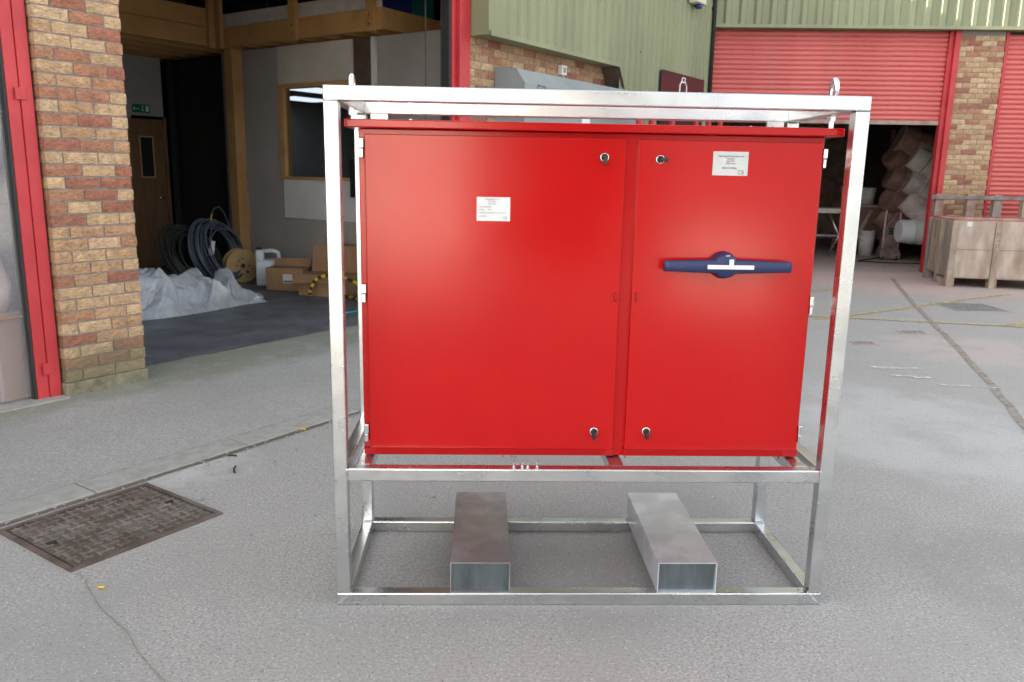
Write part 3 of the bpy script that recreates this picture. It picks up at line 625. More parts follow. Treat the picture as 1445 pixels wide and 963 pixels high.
mk('sack_body', bm, 'crate', o, True); bm = bmesh.new(); tube(bm, [(-.04, 0, .42), (0, .02, .50), (.05, 0, .56)], [.05, .03, .06], 8); mk('sack_neck', bm, 'crate', o, True)

# fittings on the workshop wall
gb = thing('meter_housing', 'large grey steel housing with sloping top and black unit number on brick wall', 'cabinet', LW(4.48, 0), PH)
bm = bmesh.new(); L_ = 2.9
pf = [(-.002, 1.2), (-.42, 1.2), (-.42, 2.60), (-.30, 2.76), (-.002, 2.79)]
A = [bm.verts.new((0, a, b)) for a, b in pf]; B = [bm.verts.new((L_, a, b)) for a, b in pf]; bm.faces.new(A); bm.faces.new(B)
for k in range(5): bm.faces.new((A[k], A[(k + 1) % 5], B[(k + 1) % 5], B[k]))
mk('housing_shell', bm, 'greybox', gb)
text('unit_number', 'F2', .24, 'ink', gb, (.35, -.422, 2.44), (R(90), 0, 0)); box('seam', 'ink', gb, 1.45, 1.458, -.4215, -.4202, 1.25, 2.6)
box('notice', 'whitep', gb, 1.3, 1.5, -.423, -.4203, 2.20, 2.33)
o = thing('wall_sensor', 'small white square sensor box on the brick wall under the cladding', 'sensor', LW(5.9, -.002, 2.9), PH)
box('sensor_body', 'whitep', o, -.06, .06, -.07, -.001, -.06, .06, .008); box('sensor_lens', 'greybox', o, -.03, .03, -.075, -.0705, -.03, .03, .002)
sg = thing('wall_sign', 'dark maroon sign with white outline emblem on the olive cladding', 'sign', LW(8.28, CY - .06), PH)
box('sign_board', 'maroon', sg, 0, 1.66, -.012, .0, 2.2, 3.14); box('sign_edge', 'blackp', sg, -.02, -.001, -.016, .022, 2.2, 3.14); box('sign_edge', 'blackp', sg, 0, 1.66, -.016, .0, 3.1405, 3.155)
bm = bmesh.new()
tube(bm, [(.80 + .13 * x, -.016, 2.86 + .13 * z) for x, z in [(-1, -1.5), (1, -1.5), (1, 1), (.6, 1.4), (-.6, 1.4), (-1, 1)]], .012, 6, True)
tube(bm, [(.80 + .13 * x, -.016, 2.86 + .13 * z) for x, z in [(-.45, 1.45), (-.4, 1.9), (.4, 1.9), (.45, 1.45)]], .010, 6)
mk('emblem', bm, 'signwhite', sg); text('lettering', 'a', .30, 'signwhite', sg, (1.50, -.0125, 2.82), (R(90), 0, 0))
al = thing('alarm_box', 'cream alarm box with printed label high on the olive cladding', 'alarm', LW(9.35, CY - .04, 4.22), PH)
box('alarm_body', 'cream', al, -.17, .17, -.16, -.001, .02, .62, .015); box('alarm_label', 'label', al, .0, .15, -.1625, -.1605, .16, .45)
text('label_print', 'IIII', .08, 'ink', al, (.075, -.163, .28), (R(90), 0, 0)); bm = bmesh.new(); lathe(bm, [(.0, -.06), (.05, -.055), (.07, 0)], 14, Matrix.Translation((.05, -.08, .019))); mk('alarm_beacon', bm, 'navy', al, True)
al2 = thing('cable_gland', 'small grey cable fitting on the olive cladding ribs', 'fitting', LW(6.35, CY - .04, 3.86), PH)
bm = bmesh.new(); bx(bm, -.12, .12, -.06, 0, 0, .05, .01); mk('fitting_body', bm, 'greybox', al2); bm = bmesh.new(); tube(bm, [(.1, -.03, .05), (.1, -.03, 1.0)], .015, 8); mk('conduit', bm, 'greybox', al2)
dp = thing('drainpipe', 'black drainpipe in the inner corner of the olive cladding', 'pipe', LW(10.2, CY - .07), PH)
bm = bmesh.new(); tube(bm, [(0, 0, 2.6), (0, 0, 8.3)], .035, 10); mk('pipe', bm, 'rubber', dp, True); box('bracket', 'rubber', dp, -.05, .05, .03, .068, 4.3, 4.34)

# red barrier gate stored along the wall (tops show between the frame and the cabinet roof)
bg_ = thing('red_barrier', 'red steel barrier with round posts standing in front of the grey housing', 'barrier', LW(6.2, -.85), PH)
bm = bmesh.new(); tube(bm, [(.3, 0, 2.58), (3.2, 0, 2.58)], .04, 8); mk('top_bar', bm, 'redsteel', bg_, True)
for x in (.32, .7, 1.35, 2.2, 2.7, 3.18):
    bm = bmesh.new(); tube(bm, [(x, 0, 0), (x, 0, 2.54)], .045, 8); mk('post', bm, 'redsteel', bg_, True)
bm = bmesh.new(); tube(bm, [(.3, 0, 1.2), (3.2, 0, 1.2)], .035, 8); mk('lower_bar', bm, 'redsteel', bg_, True)
bm = bmesh.new(); bmesh.ops.create_uvsphere(bm, u_segments=12, v_segments=8, radius=.07, matrix=Matrix.Translation((3.25, 0, 2.60))); mk('end_knob', bm, 'redsteel', bg_, True)

# ------------------------------------------------------------------ inside the workshop
pt = thing('office_partition', 'grey plasterboard partition with pine framed window inside the open workshop', 'partition', LW(4.5, 0), PH)
PX = 0
box('wall_board', 'plaster', pt, 0, .1, 3.74, 5.0, .01, 3.26); box('wall_board', 'plasterlt', pt, -.02, .1, 2.28, 3.735, 2.76, 3.26)
box('wall_board', 'darkbrown', pt, 0, .1, 1.94, 2.275, 1.0, 3.26); box('wall_board', 'plaster', pt, 0, .1, .38, 1.86, .01, 3.26)
box('door_trim', 'white', pt, -.03, .1, 1.865, 1.935, .01, 3.26); box('wall_board', 'white', pt, -.02, .1, 1.94, 3.70, .92, 1.46); box('wall_board', 'plaster', pt, 0, .1, 1.94, 3.735, .01, .915)
wf = box('window_frame', 'pine', pt, -.03, .1, 3.64, 3.735, 1.46, 2.755); box('window_head', 'pine', wf, -.03, .1, 2.30, 3.635, 2.70, 2.755); box('window_sill', 'pine', wf, -.05, .1, 1.94, 3.72, 1.4605, 1.50); box('window_pane', 'glass', pt, .03, .036, 2.28, 3.638, 1.501, 2.699)
for a in [(.101, .16, 5.001, 6.3, 0, 3.25)]: box('office_lining', 'black', pt, *a)
for a in [(.161, 4.2, 6.25, 6.3, 0, 3.25), (4.15, 4.2, .4, 6.24, 0, 3.25), (.101, 4.14, .37, .40, 0, 3.25), (.161, 4.14, .41, 6.24, 2.8, 2.85)]: box('office_lining', 'plaster', pt, *a)
ol = thing('office_light', 'lit ceiling panel deeper in the office seen low through its window', 'light', LW(6.4, 5.40, 2.79), PH, 'lit ceiling panels in the office')
box('diffuser', 'lamp', ol, -.45, .45, -.3, .3, -.03, -.001); box('trim', 'whitep', ol, -.48, .48, -.33, .33, -.02, .005)
o2 = thing('office_light', 'lit ceiling panel nearer the office window, just under its head', 'light', LW(5.45, 3.95, 2.79), PH, 'lit ceiling panels in the office')
for ch in list(ol.children): c = ch.copy(); col.objects.link(c); c.parent = o2
o = thing('wall_television', 'black flat screen hung on the partition behind the steel frame', 'screen', LW(4.46, 2.1, 1.25), PH)
box('screen', 'blackp', o, -.03, 0, -.22, .22, 0, .5, .008); box('wall_mount', 'rubber', o, .001, .035, -.1, .1, .15, .35)

mz = thing('mezzanine', 'pine timber mezzanine with bolted posts above the workshop office', 'mezzanine', LW(0, 0), PH)
def mb(name, m, *a, bev=.004, par=None): return box(name, m, par or mz, *a, bev)
mb('beam', 'pine', 4.20, 4.26, 1.47, 4.70, 3.28, 3.53); mb('beam', 'pine', 4.262, 6.2, 1.47, 1.53, 3.285, 3.53)
mb('beam', 'pine', -.2, 4.195, 4.70, 4.76, 3.28, 3.53); mb('beam', 'pine', -.2, 4.195, 4.695, 4.755, 3.535, 3.78)
mb('whitewashed_board', 'pinewhite', 4.215, 4.24, 1.5, 4.62, 3.535, 3.71)
for d0 in (1.56, 2.95):
    p_ = mb('rail_post', 'pine', 4.135, 4.198, d0, d0 + .13, 3.255, 5.0)
    for z in (3.33, 3.44): 
        bm = bmesh.new(); lathe(bm, [(.016, 0), (.016, .006), (.009, .010)], 10, Matrix.Translation((4.134, d0 + .065, z)) @ Matrix.Rotation(R(-90), 4, 'Y')); mk('bolt', bm, 'chrome', p_)
p_ = mb('rail_post', 'pine', 4.05, 4.18, 4.62, 4.693, 3.25, 5.0); mb('rail_post', 'pine', 4.135, 4.198, 4.50, 4.615, 3.25, 5.0)
for z in (3.33, 3.42):
    bm = bmesh.new(); lathe(bm, [(.016, 0), (.016, .006), (.009, .010)], 10, Matrix.Translation((4.115, 4.619, z)) @ Matrix.Rotation(R(90), 4, 'X')); mk('bolt', bm, 'chrome', p_)
for k in range(8): mb('joist', 'pine', 4.265, 8.0, 1.75 + k * .4, 1.80 + k * .4, 3.275, 3.49)
for k in range(5): mb('joist', 'pine', -.2, 8.0, 5.1 + k * .45, 5.15 + k * .45, 3.275, 3.49)
mb('deck', 'pine', 4.262, 8.0, 1.54, 4.765, 3.50, 3.528, bev=0); mb('deck', 'pine', -.2, 8.0, 4.77, 7.5, 3.50, 3.528, bev=0)
mb('support_post', 'pine', 4.32, 4.495, 4.52, 4.70, .01, 3.27)
for (lab, s, d, z, dims, m, cat, nm) in [('blue plastic crate on the end of the pine mezzanine', 4.62, 1.85, 3.53, (.30, .22, .34), 'navy', 'crate', 'storage_crate'),
        ('teal plastic crate on the mezzanine next to the blue crate', 5.2, 1.9, 3.53, (.22, .22, .30), 'teal', 'crate', 'storage_crate'),
        ('dark tool case behind the whitewashed board on the mezzanine', 4.62, 4.2, 3.72, (.22, .40, .16), 'blackp', 'case', 'tool_case'),
        ('dark bundle on the mezzanine above the plank beam', 3.4, 5.15, 3.79, (.5, .25, .3), 'dark', 'bundle', 'stored_bundle')]:
    o = thing(nm, lab, cat, LW(s, d, z), PH)
    a, b, c = dims; box('shell', m, o, -a, a, -b, b, 0, c, .02, 3); box('lid', m, o, -a - .012, a + .012, -b - .012, b + .012, c + .001, c + .03, .008)
# door, wall, black curtain at the back
bk = thing('back_wall', 'grey inner wall above the brown door at the back of the workshop', 'wall', LW(0, 6.5), PH)
box('wall_panel', 'plaster', bk, -.25, 3.92, .002, .1, .01, 3.27); box('wall_panel', 'plaster', bk, 3.921, 4.47, .002, .1, 2.38, 3.27)
dd = thing('inner_door', 'brown veneered door with small vision panel at the back of the workshop', 'door', LW(3.92, 6.5), PH)
box('door_leaf', 'doorwood', dd, -.35, .50, -.03, -.001, .015, 2.33, .003); vp = box('vision_panel', 'blackp', dd, .10, .30, -.036, -.0305, 1.45, 2.05); 
for a in [(.08, .0995, 1.43, 2.07), (.3005, .32, 1.43, 2.07)]: box('panel_bead', 'pine', vp, a[0], a[1], -.042, -.031, a[2], a[3])
for a in [(1.43, 1.4495), (2.0505, 2.07)]: box('panel_bead', 'pine', vp, .1, .3, -.042, -.031, *a)
box('door_frame', 'doorwood', dd, .505, .56, -.05, -.001, .01, 2.37); bm = bmesh.new(); tube(bm, [(.42, -.03, 1.12), (.42, -.07, 1.12), (.33, -.07, 1.12)], .011, 8); mk('lever_handle', bm, 'chrome', dd, True)
for z in (2.0, .95): box('hinge', 'chrome', dd, .488, .506, -.036, -.0305, z, z + .14)
es = thing('exit_sign', 'green and white running figure exit sign above the brown door', 'sign', LW(4.06, 6.47, 2.42), PH)
box('sign_plate', 'exitg', es, -.13, .16, -.004, 0, 0, .125); 
bm = bmesh.new(); bx(bm, .09, .14, -.006, -.0041, .02, .105); bx(bm, -.11, -.01, -.006, -.0041, .05, .062); bx(bm, -.11, -.10, -.006, -.0041, .03, .09); mk('exit_symbol', bm, 'whitep', es)
bm = bmesh.new(); bx(bm, .03, .045, -.006, -.0041, .04, .085); bx(bm, .02, .06, -.006, -.0041, .03, .041); bx(bm, .03, .05, -.006, -.0041, .09, .105); mk('running_figure', bm, 'whitep', es)
tag(box('black_curtain', 'black', None, 0, .01, 0, .01, 0, .01), 'black full height curtain beside the inner brown door', 'curtain')
bc = bpy.data.objects['black_curtain']; bm = bmesh.new(); prev = None
for i in range(61):
    a = i / 60 * 3.2; yy = .03 * math.sin(a * 17) + .015 * math.sin(a * 41); cur = (bm.verts.new((a, yy, 0)), bm.verts.new((a, yy, 3.26)))
    if prev: bm.faces.new((prev[0], cur[0], cur[1], prev[1]))
    prev = cur
bm.to_mesh(bc.data); bm.free(); bc.location = LW(4.49, 6.40, .01); bc.rotation_euler = (0, 0, PH)
# cable coils
def coil(name, lab, m, c, rad, nl, rr, lean, spread, rz, seed):
    rnd = random.Random(seed); o = thing(name, lab, 'cable', c, rz)
    for q in range(3):
        bm = bmesh.new()
        for k in range(nl // 3):
            ra = rad * rnd.uniform(.74, 1.04); oy = rnd.uniform(-spread, spread); ox, oz = rnd.uniform(-.02, .02), rnd.uniform(-.0, .03)
            tl = rnd.uniform(-.16, .16)
            tube(bm, [(ra * math.cos(a) + ox, oy + tl * math.sin(a + k) * ra + lean * (ra + ra * math.sin(a)), rad + rr + ra * math.sin(a) * .93 + oz) for a in [2 * math.pi * j / 36 for j in range(36)]], rr, 6, True)
        mk('cable_loop_bundle', bm, m, o, True)
    return o
c1 = coil('cable_coil', 'tall coil of grey blue cable leaning behind the round wooden reel', 'cableg', LW(3.72, 4.05, .01), .44, 27, .010, .30, .12, PH + .35, 3)
bm = bmesh.new(); tube(bm, [(.0, .24, .86), (.06, .25, .95), (.14, .26, 1.03), (.26, .26, 1.05), (.37, .26, .97), (.43, .24, .82), (.42, .2, .62)], .009, 6); mk('loose_end', bm, 'cableg', c1, True)
bm = bmesh.new(); tube(bm, [(-.01, .20, .80), (.02, .235, .89), (.07, .245, .965)], .012, 6); mk('yellow_tie', bm, 'yellow', c1, True)
c2 = coil('cable_coil', 'wide coil of dark green cable beside the polythene heap', 'cabled', LW(3.28, 3.95, .01), .40, 27, .009, .60, .10, PH + .1, 5)
bm = bmesh.new(); lathe(bm, [(.04, 0), (.042, .1), (.034, .11), (.034, .2)], 14, Matrix.Translation((.12, .0, .42)) @ Matrix.Rotation(.25, 4, 'Y')); mk('plug', bm, 'whitep', c2, True)
# cable reel
rl = thing('cable_reel', 'round chipboard cable reel standing on edge in front of the pine post', 'cable reel', LW(3.98, 4.1, .245), PH - .38)
for y in (-.11, .09):
    bm = bmesh.new(); lathe(bm, [(.235, 0), (.235, .018)], 40, Matrix.Translation((0, y, 0)) @ Matrix.Rotation(R(90), 4, 'X')); f_ = mk('flange', bm, 'ply', rl)
    if y < 0:
        for (x, z, r_) in [(0, 0, .032), (-.09, 0, .012), (.085, 0, .012), (.0, .10, .012), (-.06, .07, .012), (.06, -.09, .02)]:
            bm = bmesh.new(); lathe(bm, [(r_, 0), (r_, .0012)], 16, Matrix.Translation((x, y - .0181, z)) @ Matrix.Rotation(R(90), 4, 'X')); mk('flange_hole', bm, 'rubber', f_)
bm = bmesh.new(); lathe(bm, [(.14, 0), (.14, .18)], 24, Matrix.Translation((0, .088, 0)) @ Matrix.Rotation(R(90), 4, 'X')); mk('drum', bm, 'rubber', rl, True)
# jerrycan
jc = thing('plastic_jerrycan', 'translucent white plastic jerrycan with black cap by the partition', 'jerrycan', LW(4.0, 3.50, .009), PH - .75)
bm = bmesh.new(); bx(bm, -.17, .17, -.13, .13, 0, .36, .035, 3); bx(bm, -.17, -.06, -.13, .13, .33, .50, .03, 3); mk('tank', bm, 'jug', jc, True)
bm = bmesh.new(); tube(bm, [(-.10, 0, .47), (.05, 0, .485), (.13, 0, .45), (.145, 0, .34)], .03, 10); mk('carry_handle', bm, 'jug', jc, True)
bm = bmesh.new(); lathe(bm, [(.034, 0), (.034, .03), (.028, .034)], 16, Matrix.Translation((-.12, -.06, .495))); mk('cap', bm, 'blackp', jc)
# cartons
def carton(lab, c, rz, a, b, h, lbl=None, flap=None):
    o = thing('cardboard_box', lab, 'box', c, rz)
    box('carton', 'card', o, -a, a, -b, b, 0, h, .004)
    if lbl: box('shipping_label', 'label', o, *lbl); x0, x1, y0, y1, z0, z1 = lbl; box('barcode', 'ink', o, x0 + .01, x1 - .01, y0 - .0012, y0 - .0002, z0 + .012, z0 + .035)
    if flap:
        for f in flap:
            bm = bmesh.new(); vs = [bm.verts.new(p) for p in f]; bm.faces.new(vs); fo = mk('flap', bm, 'card', o); md = fo.modifiers.new('thick', 'SOLIDIFY'); md.thickness = .006
    return o
carton('low brown carton with white shipping label beside the jerrycan', LW(3.90, 2.98, .009), PH - 1.10, .26, .14, .30, (-.02, .11, -.143, -.1405, .10, .22), [[(-.26, .14, .302), (.26, .14, .302), (.26, .17, .40), (-.26, .17, .40)]])
carton('open brown carton with drooping flap next to the steel frame', LW(3.92, 2.22, .009), PH - 1.2, .33, .20, .27, None, [[(-.36, -.20, .272), (.33, -.20, .272), (.34, -.30, .19), (-.38, -.31, .17)], [(-.33, .20, .272), (.33, .20, .272), (.33, .24, .62), (-.33, .24, .62)]])
carton('tall brown carton leaning on the partition behind the open carton', LW(4.28, 2.3, .009), PH - 1.4, .30, .10, .62)
# hazard striped hose, blue straps
hz_ = thing('hazard_hose', 'black and yellow striped hose curled on the workshop floor beside cartons', 'hose', LW(3.6, 1.55, .01), PH)
def hose(pts, rad): 
    bm = bmesh.new(); Q = []
    P4 = [Vector(p) for p in pts]
    for a, b, c, d_ in zip([P4[0]] + P4, P4, P4[1:], P4[2:] + [P4[-1]]):
        for i in range(8):
            u = i / 8; Q.append(.5 * ((2 * b) + (c - a) * u + (2 * a - 5 * b + 4 * c - d_) * u * u + (3 * b - a - 3 * c + d_) * u ** 3))
    tube(bm, Q, rad, 8, mi=lambda i: (i // 2) % 2); return mk('hose_length', bm, ['rubber', 'yellow'], hz_, True)
hose([(-.05, .62, .02), (-.1, .55, .12), (-.02, .5, .26), (.1, .3, .30), (.2, .0, .2), (.25, -.3, .03), (.0, -.55, .02), (-.3, -.45, .02)], .022)
hose([(.3, .5, .02), (.2, .1, .02), (.05, -.2, .02), (-.1, -.3, .02)], .02)
bm = bmesh.new(); tube(bm, [(-.4, -.2, .01), (-.2, -.28, .012), (.1, -.2, .01), (.4, -.35, .01)], .012, 6); tag(mk('blue_strap', bm, 'teal', None, True, LW(3.3, 1.25, .008), (0, 0, PH)), 'thin blue strap lying on the dark workshop floor', 'strap')
fe = thing('red_trolley', 'tall narrow red trolley standing by the partition behind the cabinet', 'trolley', LW(4.2, 1.35, .009), PH)
box('column', 'redsteel', fe, -.06, .06, -.10, .10, .06, 1.02, .01); box('top_bracket', 'redsteel', fe, -.05, .05, -.13, .13, 1.021, 1.10, .01); box('base', 'redsteel', fe, -.2, .14, -.16, .16, .0, .058, .01)
bm = bmesh.new(); tube(bm, [(0, 0, 0), (-.05, .02, 1.55)], .009, 6); tag(mk('copper_pipe', bm, 'rust', None, True, LW(4.36, 4.28, .01), (0, 0, PH)), 'thin copper coloured pipe leaning beside the pine post', 'pipe')
# hoist chains
def chain(lab, s, d):
    o = thing('hoist_chain', lab, 'chain', LW(s, d, 1.1), PH, 'shutter hoist chains')
    bm = bmesh.new(); z = 0; k = 0
    while z < 2.9:
        pts = [((.008 * math.cos(a)) if k % 2 else 0, 0 if k % 2 else .008 * math.cos(a), z + .022 * math.sin(a)) for a in [2 * math.pi * j / 8 for j in range(8)]]
        tube(bm, pts, .0042, 4, True); z += .034; k += 1
    mk('chain_links', bm, 'iron', o)['kind'] = 'stuff'
    bm = bmesh.new(); tube(bm, [(0, 0, 2.9), (0, 0, 3.1)], .02, 8); mk('chain_guide', bm, 'rubber', o, True)
chain('dark hoist chain closest to the red jamb inside the workshop doorway', 4.03, .42); chain('dark hoist chain farther from the red jamb inside the workshop doorway', 3.80, .45)
# polythene heap
pb = tag(bpy.data.objects.new('polythene_sheet', bpy.data.meshes.new('polythene_sheet')), 'crumpled heap of clear polythene sheet on the workshop floor beside the pillar', 'plastic sheet'); col.objects.link(pb)
bm = bmesh.new(); NU, NV = 240, 110; G_ = []
def prof(u):
    pts = [(0, 1.1), (.12, 1.02), (.22, .80), (.34, .60), (.46, .34), (.58, .30), (.70, .33), (.84, .34), (.94, .22), (1, .02)]
    for (a, b), (c, d_) in zip(pts, pts[1:]):
        if a <= u <= c: k = (u - a) / (c - a); k = k * k * (3 - 2 * k); return b + (d_ - b) * k
    return 0
for i in range(NU + 1):
    u = i / NU; row = []
    for k in range(NV + 1):
        v = -1 + 2 * k / NV
        hgt = prof(u) * max(0, 1 - abs(v) ** 2.2)
        wd = .42 * (1 - .25 * u)
        p = Vector((u * 2.42 - .75, v * wd + .05 * math.sin(u * 9), hgt))
        q = p * 3.1
        ed = min(1, (1 - abs(v)) * 3 + .1)
        q2 = Vector((q.x * .62, q.y * .8, q.z * .7)); wq = q2 + Vector((noise.noise(q * .8), noise.noise(q * .8 + Vector((4, 4, 4))), noise.noise(q * .8 + Vector((8, 1, 3))))) * .9
        rg = abs(noise.noise(wq * .9)); r2 = abs(noise.noise(wq * 2.1 + Vector((5, 3, 1)))); r3 = abs(noise.noise(wq * 4.6 + Vector((1, 7, 2))))
        r4 = abs(noise.noise(wq * 9 + Vector((2, 2, 9)))); p.z += ed * (.30 * (rg - .2) + .11 * (r2 - .2) + .03 * (r3 - .2) + .006 * (r4 - .2))
        p.y += ed * (.14 * noise.noise(wq * .9 + Vector((9, 0, 0))) + .05 * noise.noise(wq * 2.4)); p.x += ed * .16 * noise.noise(wq * .8 + Vector((0, 9, 4)))
        p.z = max(p.z, .006 + .004 * noise.noise(q * 5))
        row.append(bm.verts.new(p))
    G_.append(row)
for i in range(NU):
    for k in range(NV): bm.faces.new((G_[i][k], G_[i + 1][k], G_[i + 1][k + 1], G_[i][k + 1]))
bmesh.ops.recalc_face_normals(bm, faces=bm.faces[:]); bm.to_mesh(pb.data); bm.free(); pb.data.materials.append(MT['poly'])
for p_ in pb.data.polygons: p_.use_smooth = True
pb.location = LW(1.35, 2.62, .009); pb.rotation_euler = (0, 0, PH - .02)

# ------------------------------------------------------------------ the shutter building (right)
sb = thing('shutter_building', 'industrial unit with faded red roller shutters, buff brick pier and olive cladding', 'building', RW(0, 0), PR)
def Q(name, m, *a, bev=0, par=None): return box(name, m, par or sb, *a, bev)
x = -.02
for k in range(13):
    clad_sheet(sb, x, x + .998, -.12, 4.07, 8.0, .2495, .045); x += 1.0
Q('cladding_flashing', 'green', -.02, 13, -.17, -.158, 4.045, 4.10); Q('cladding_soffit', 'green', -.02, 13, -.157, .3, 4.05, 4.062)
Q('corner_post', 'green', -.25, .135, -.06, .3, 0, 4.045); Q('brick_return', 'brick', .136, .17, -.0, .3, 0, 3.4)
Q('shutter_guide', 'redsteel', .172, .23, -.01, .14, 0, 3.3, bev=.004)
for k in range(13): Q('guide_bolt', 'galv', .150, .171, -.03, -.012, 1.2 + k * .21, 1.25 + k * .21)
Q('shutter_guide', 'redsteel', 4.13, 4.20, .02, .14, 0, 4.045, bev=.004); Q('steel_jamb', 'redsteel', 4.202, 4.292, -.035, .14, 0, 4.045, bev=.004)
def slat_mesh(L):
    bm = bmesh.new(); hh = .0795; prof = []
    for i in range(9):
        a = i / 8; prof.append((-.022 * math.sin(math.pi * a) ** .8, a * (hh - .010)))
    prof += [(.004, hh - .006), (.004, hh)]
    A = [bm.verts.new((0, y, z)) for y, z in prof]; B = [bm.verts.new((L, y, z)) for y, z in prof]
    for k in range(len(prof) - 1): bm.faces.new((A[k], B[k], B[k + 1], A[k + 1]))
    bmesh.ops.recalc_face_normals(bm, faces=bm.faces[:])
    me = bpy.data.meshes.new('shutter_slat'); bm.to_mesh(me); bm.free(); me.materials.append(MT['shutter'])
    for p in me.polygons: p.use_smooth = True
    return me
def shutter(x0, x1, z0, z1, y):
    s = box('shutter_bottom_bar', 'rust' if z0 > 1 else 'redsteel', sb, x0, x1, y - .02, y + .03, z0 - .07, z0 - .001, .004)
    me = slat_mesh(x1 - x0); n = int((z1 - z0) / .08)
    for k in range(n): link('shutter_slat', me, s, (x0 + random.uniform(-.006, .006), y, z0 + k * .08))
shutter(.235, 4.128, 2.60, 4.05, .08)
shutter(5.09, 9.0, .08, 4.05, .04)
Q('shutter_backing', 'dark', 5.09, 9.0, .12, .16, 0, 4.05)
pr_ = Q('brick_pier', 'mortar', 4.310, 5.03, .008, .35, 0, 4.045); lay(pr_, 4.296, 5.04, .02, 47, 0, 0)
Q('steel_jamb', 'redsteel', 5.042, 5.088, .0, .14, 0, 4.045)
Q('wall_end', 'mortar', 9.0, 13, .0, .3, 0, 4.05)
# volume and lining
Q('roof_slab', 'dark', -.02, 13, .31, 12, 7.8, 8.0); Q('back_wall', 'rust', -.02, 13, 8.0, 8.2, 0, 7.79); Q('side_wall', 'block', -.2, -.02, .31, 8.0, 0, 7.79); Q('side_wall', 'dark', 12.8, 13, .31, 7.99, 0, 7.79)
Q('inner_ceiling', 'darkbrown', 0, 9, .36, 7.9, 4.2, 4.3); Q('inner_side_wall', 'darkbrown', 5.75, 5.85, .36, 7.9, 0, 4.19)
Q('inner_post', 'rust', 4.36, 4.46, .5, .62, 0, 4.0)
struct(poly('store_floor', 'pinkdust', [RW(.2, .1)[:2], RW(4.2, .1)[:2], RW(5.7, .4)[:2], RW(5.7, 7.9)[:2], RW(.2, 7.9)[:2]], .004))

# mixer drums on a rack
rk = thing('drum_rack', 'rusty steel rack carrying dusty mixer drums inside the shutter opening', 'rack', RW(4.95, 2.45), PR)
for dx in (-.45, .55): 
    for dy in (0, .5): box('rack_post', 'rustdk', rk, dx, dx + .06, dy, dy + .06, .0, 2.6)
SLOT = [(2.30, .02), (1.93, .10), (1.50, .0), (1.08, .06), (.66, .08)]
for i, (z, dx) in enumerate(SLOT):
    bm = bmesh.new(); bx(bm, -.35, .30, -.012, .012, -.014, .014, mtx=Matrix.Translation((dx + .15, -.36, z - .12)) @ Matrix.Rotation(.52, 4, 'Y')); mk('rack_arm', bm, 'whitep' if i < 3 else 'rust', rk)
    box('rack_shelf', 'rustdk', rk, -.42, .58, .0, .52, z - .30, z - .26)
def drum(lab, u, d, z, ax, ay, sc_, m, rim):
    sc_ *= 1.22; o = thing('mixer_drum', lab, 'mixer drum', RW(u, d, z), PR, 'mixer drums piled in the store'); o.rotation_euler = (ax, ay, PR)
    bm = bmesh.new(); lathe(bm, [(.0, -.25), (.175, -.25), (.19, -.235), (.205, -.06), (.208, .10), (.217, .105), (.217, .125), (.209, .13), (.211, .22), (.217, .225), (.217, .25), (.205, .25), (.18, -.2), (.001, -.2)], 30, Matrix.Scale(sc_, 4)); mk('drum_shell', bm, m, o)
    bm = bmesh.new(); tube(bm, [(sc_ * .207 * math.cos(a), sc_ * .207 * math.sin(a), -.03) for a in [2 * math.pi * k / 22 for k in range(22)]], .012, 6, True); mk('drum_band', bm, rim, o, True)
    bm = bmesh.new(); tube(bm, [(sc_ * .212 * math.cos(a), sc_ * .212 * math.sin(a), sc_ * .25) for a in [2 * math.pi * k / 22 for k in range(22)]], .012, 6, True); mk('drum_lip', bm, rim, o, True)
drum('dark rusty mixer drum topmost in the pile under the raised shutter', 4.72, 2.3, 2.30, .1, 1.95, 1.15, 'rust', 'rustdk')
drum('pale dusty mixer drum second from the top of the pile', 4.86, 2.05, 1.92, .15, 2.10, 1.0, 'dusty', 'rust')
drum('reddish brown mixer drum behind the pale dusty drum', 4.52, 2.4, 1.93, -.2, 2.2, 1.0, 'rustdk', 'rust')
drum('grey brown mixer drum in the middle of the pile', 4.84, 2.1, 1.47, .1, 2.0, 1.0, 'drumgrey', 'dusty')
drum('dark grey mixer drum nested behind the grey brown drum', 4.56, 2.3, 1.56, .1, 2.0, 1.05, 'rustdk', 'rust')
drum('pinkish dusty mixer drum below the middle of the pile', 4.80, 2.05, 1.06, .2, 2.25, .98, 'drumpink', 'dusty')
drum('brown mixer drum tucked behind the pinkish drum', 4.56, 2.4, 1.14, -.3, 1.9, 1.0, 'rustdk', 'rust')
drum('white mixer drum lying level behind the wooden crate', 4.72, 1.95, .60, 0, 1.60, .95, 'whitep', 'dusty')
drum('red brown mixer drum low in the pile behind the white drum', 4.52, 2.5, .76, .3, 2.2, 1.0, 'rustdk', 'rust')
def bucket(lab, c, h, r_, m):
    o = thing('bucket', lab, 'bucket', c, PR)
    bm = bmesh.new(); lathe(bm, [(r_ * .8, 0), (r_, h), (r_ * .96, h), (r_ * .77, .02), (0.001, .02)], 22); mk('pail', bm, m, o, True)
    bm = bmesh.new(); tube(bm, [(r_ * 1.01 * math.cos(a), r_ * 1.01 * math.sin(a), h) for a in [2 * math.pi * k / 22 for k in range(22)]], .010, 6, True); mk('rim', bm, m, o, True)
    bm = bmesh.new(); tube(bm, [(r_ * math.cos(a), -.05 - r_ * .5 * math.sin(a), h - .03 - .10 * math.sin(a)) for a in [math.pi * k / 10 for k in range(11)]], .005, 5); mk('bail_handle', bm, 'iron', o, True)
bucket('dusty bucket on the rusty steel bench inside the store', RW(3.98, 3.6, 1.07), .36, .17, 'dusty')
bucket('grey dusty bucket next to another on the rusty bench', RW(4.38, 3.7, 1.07), .34, .20, 'dusty')
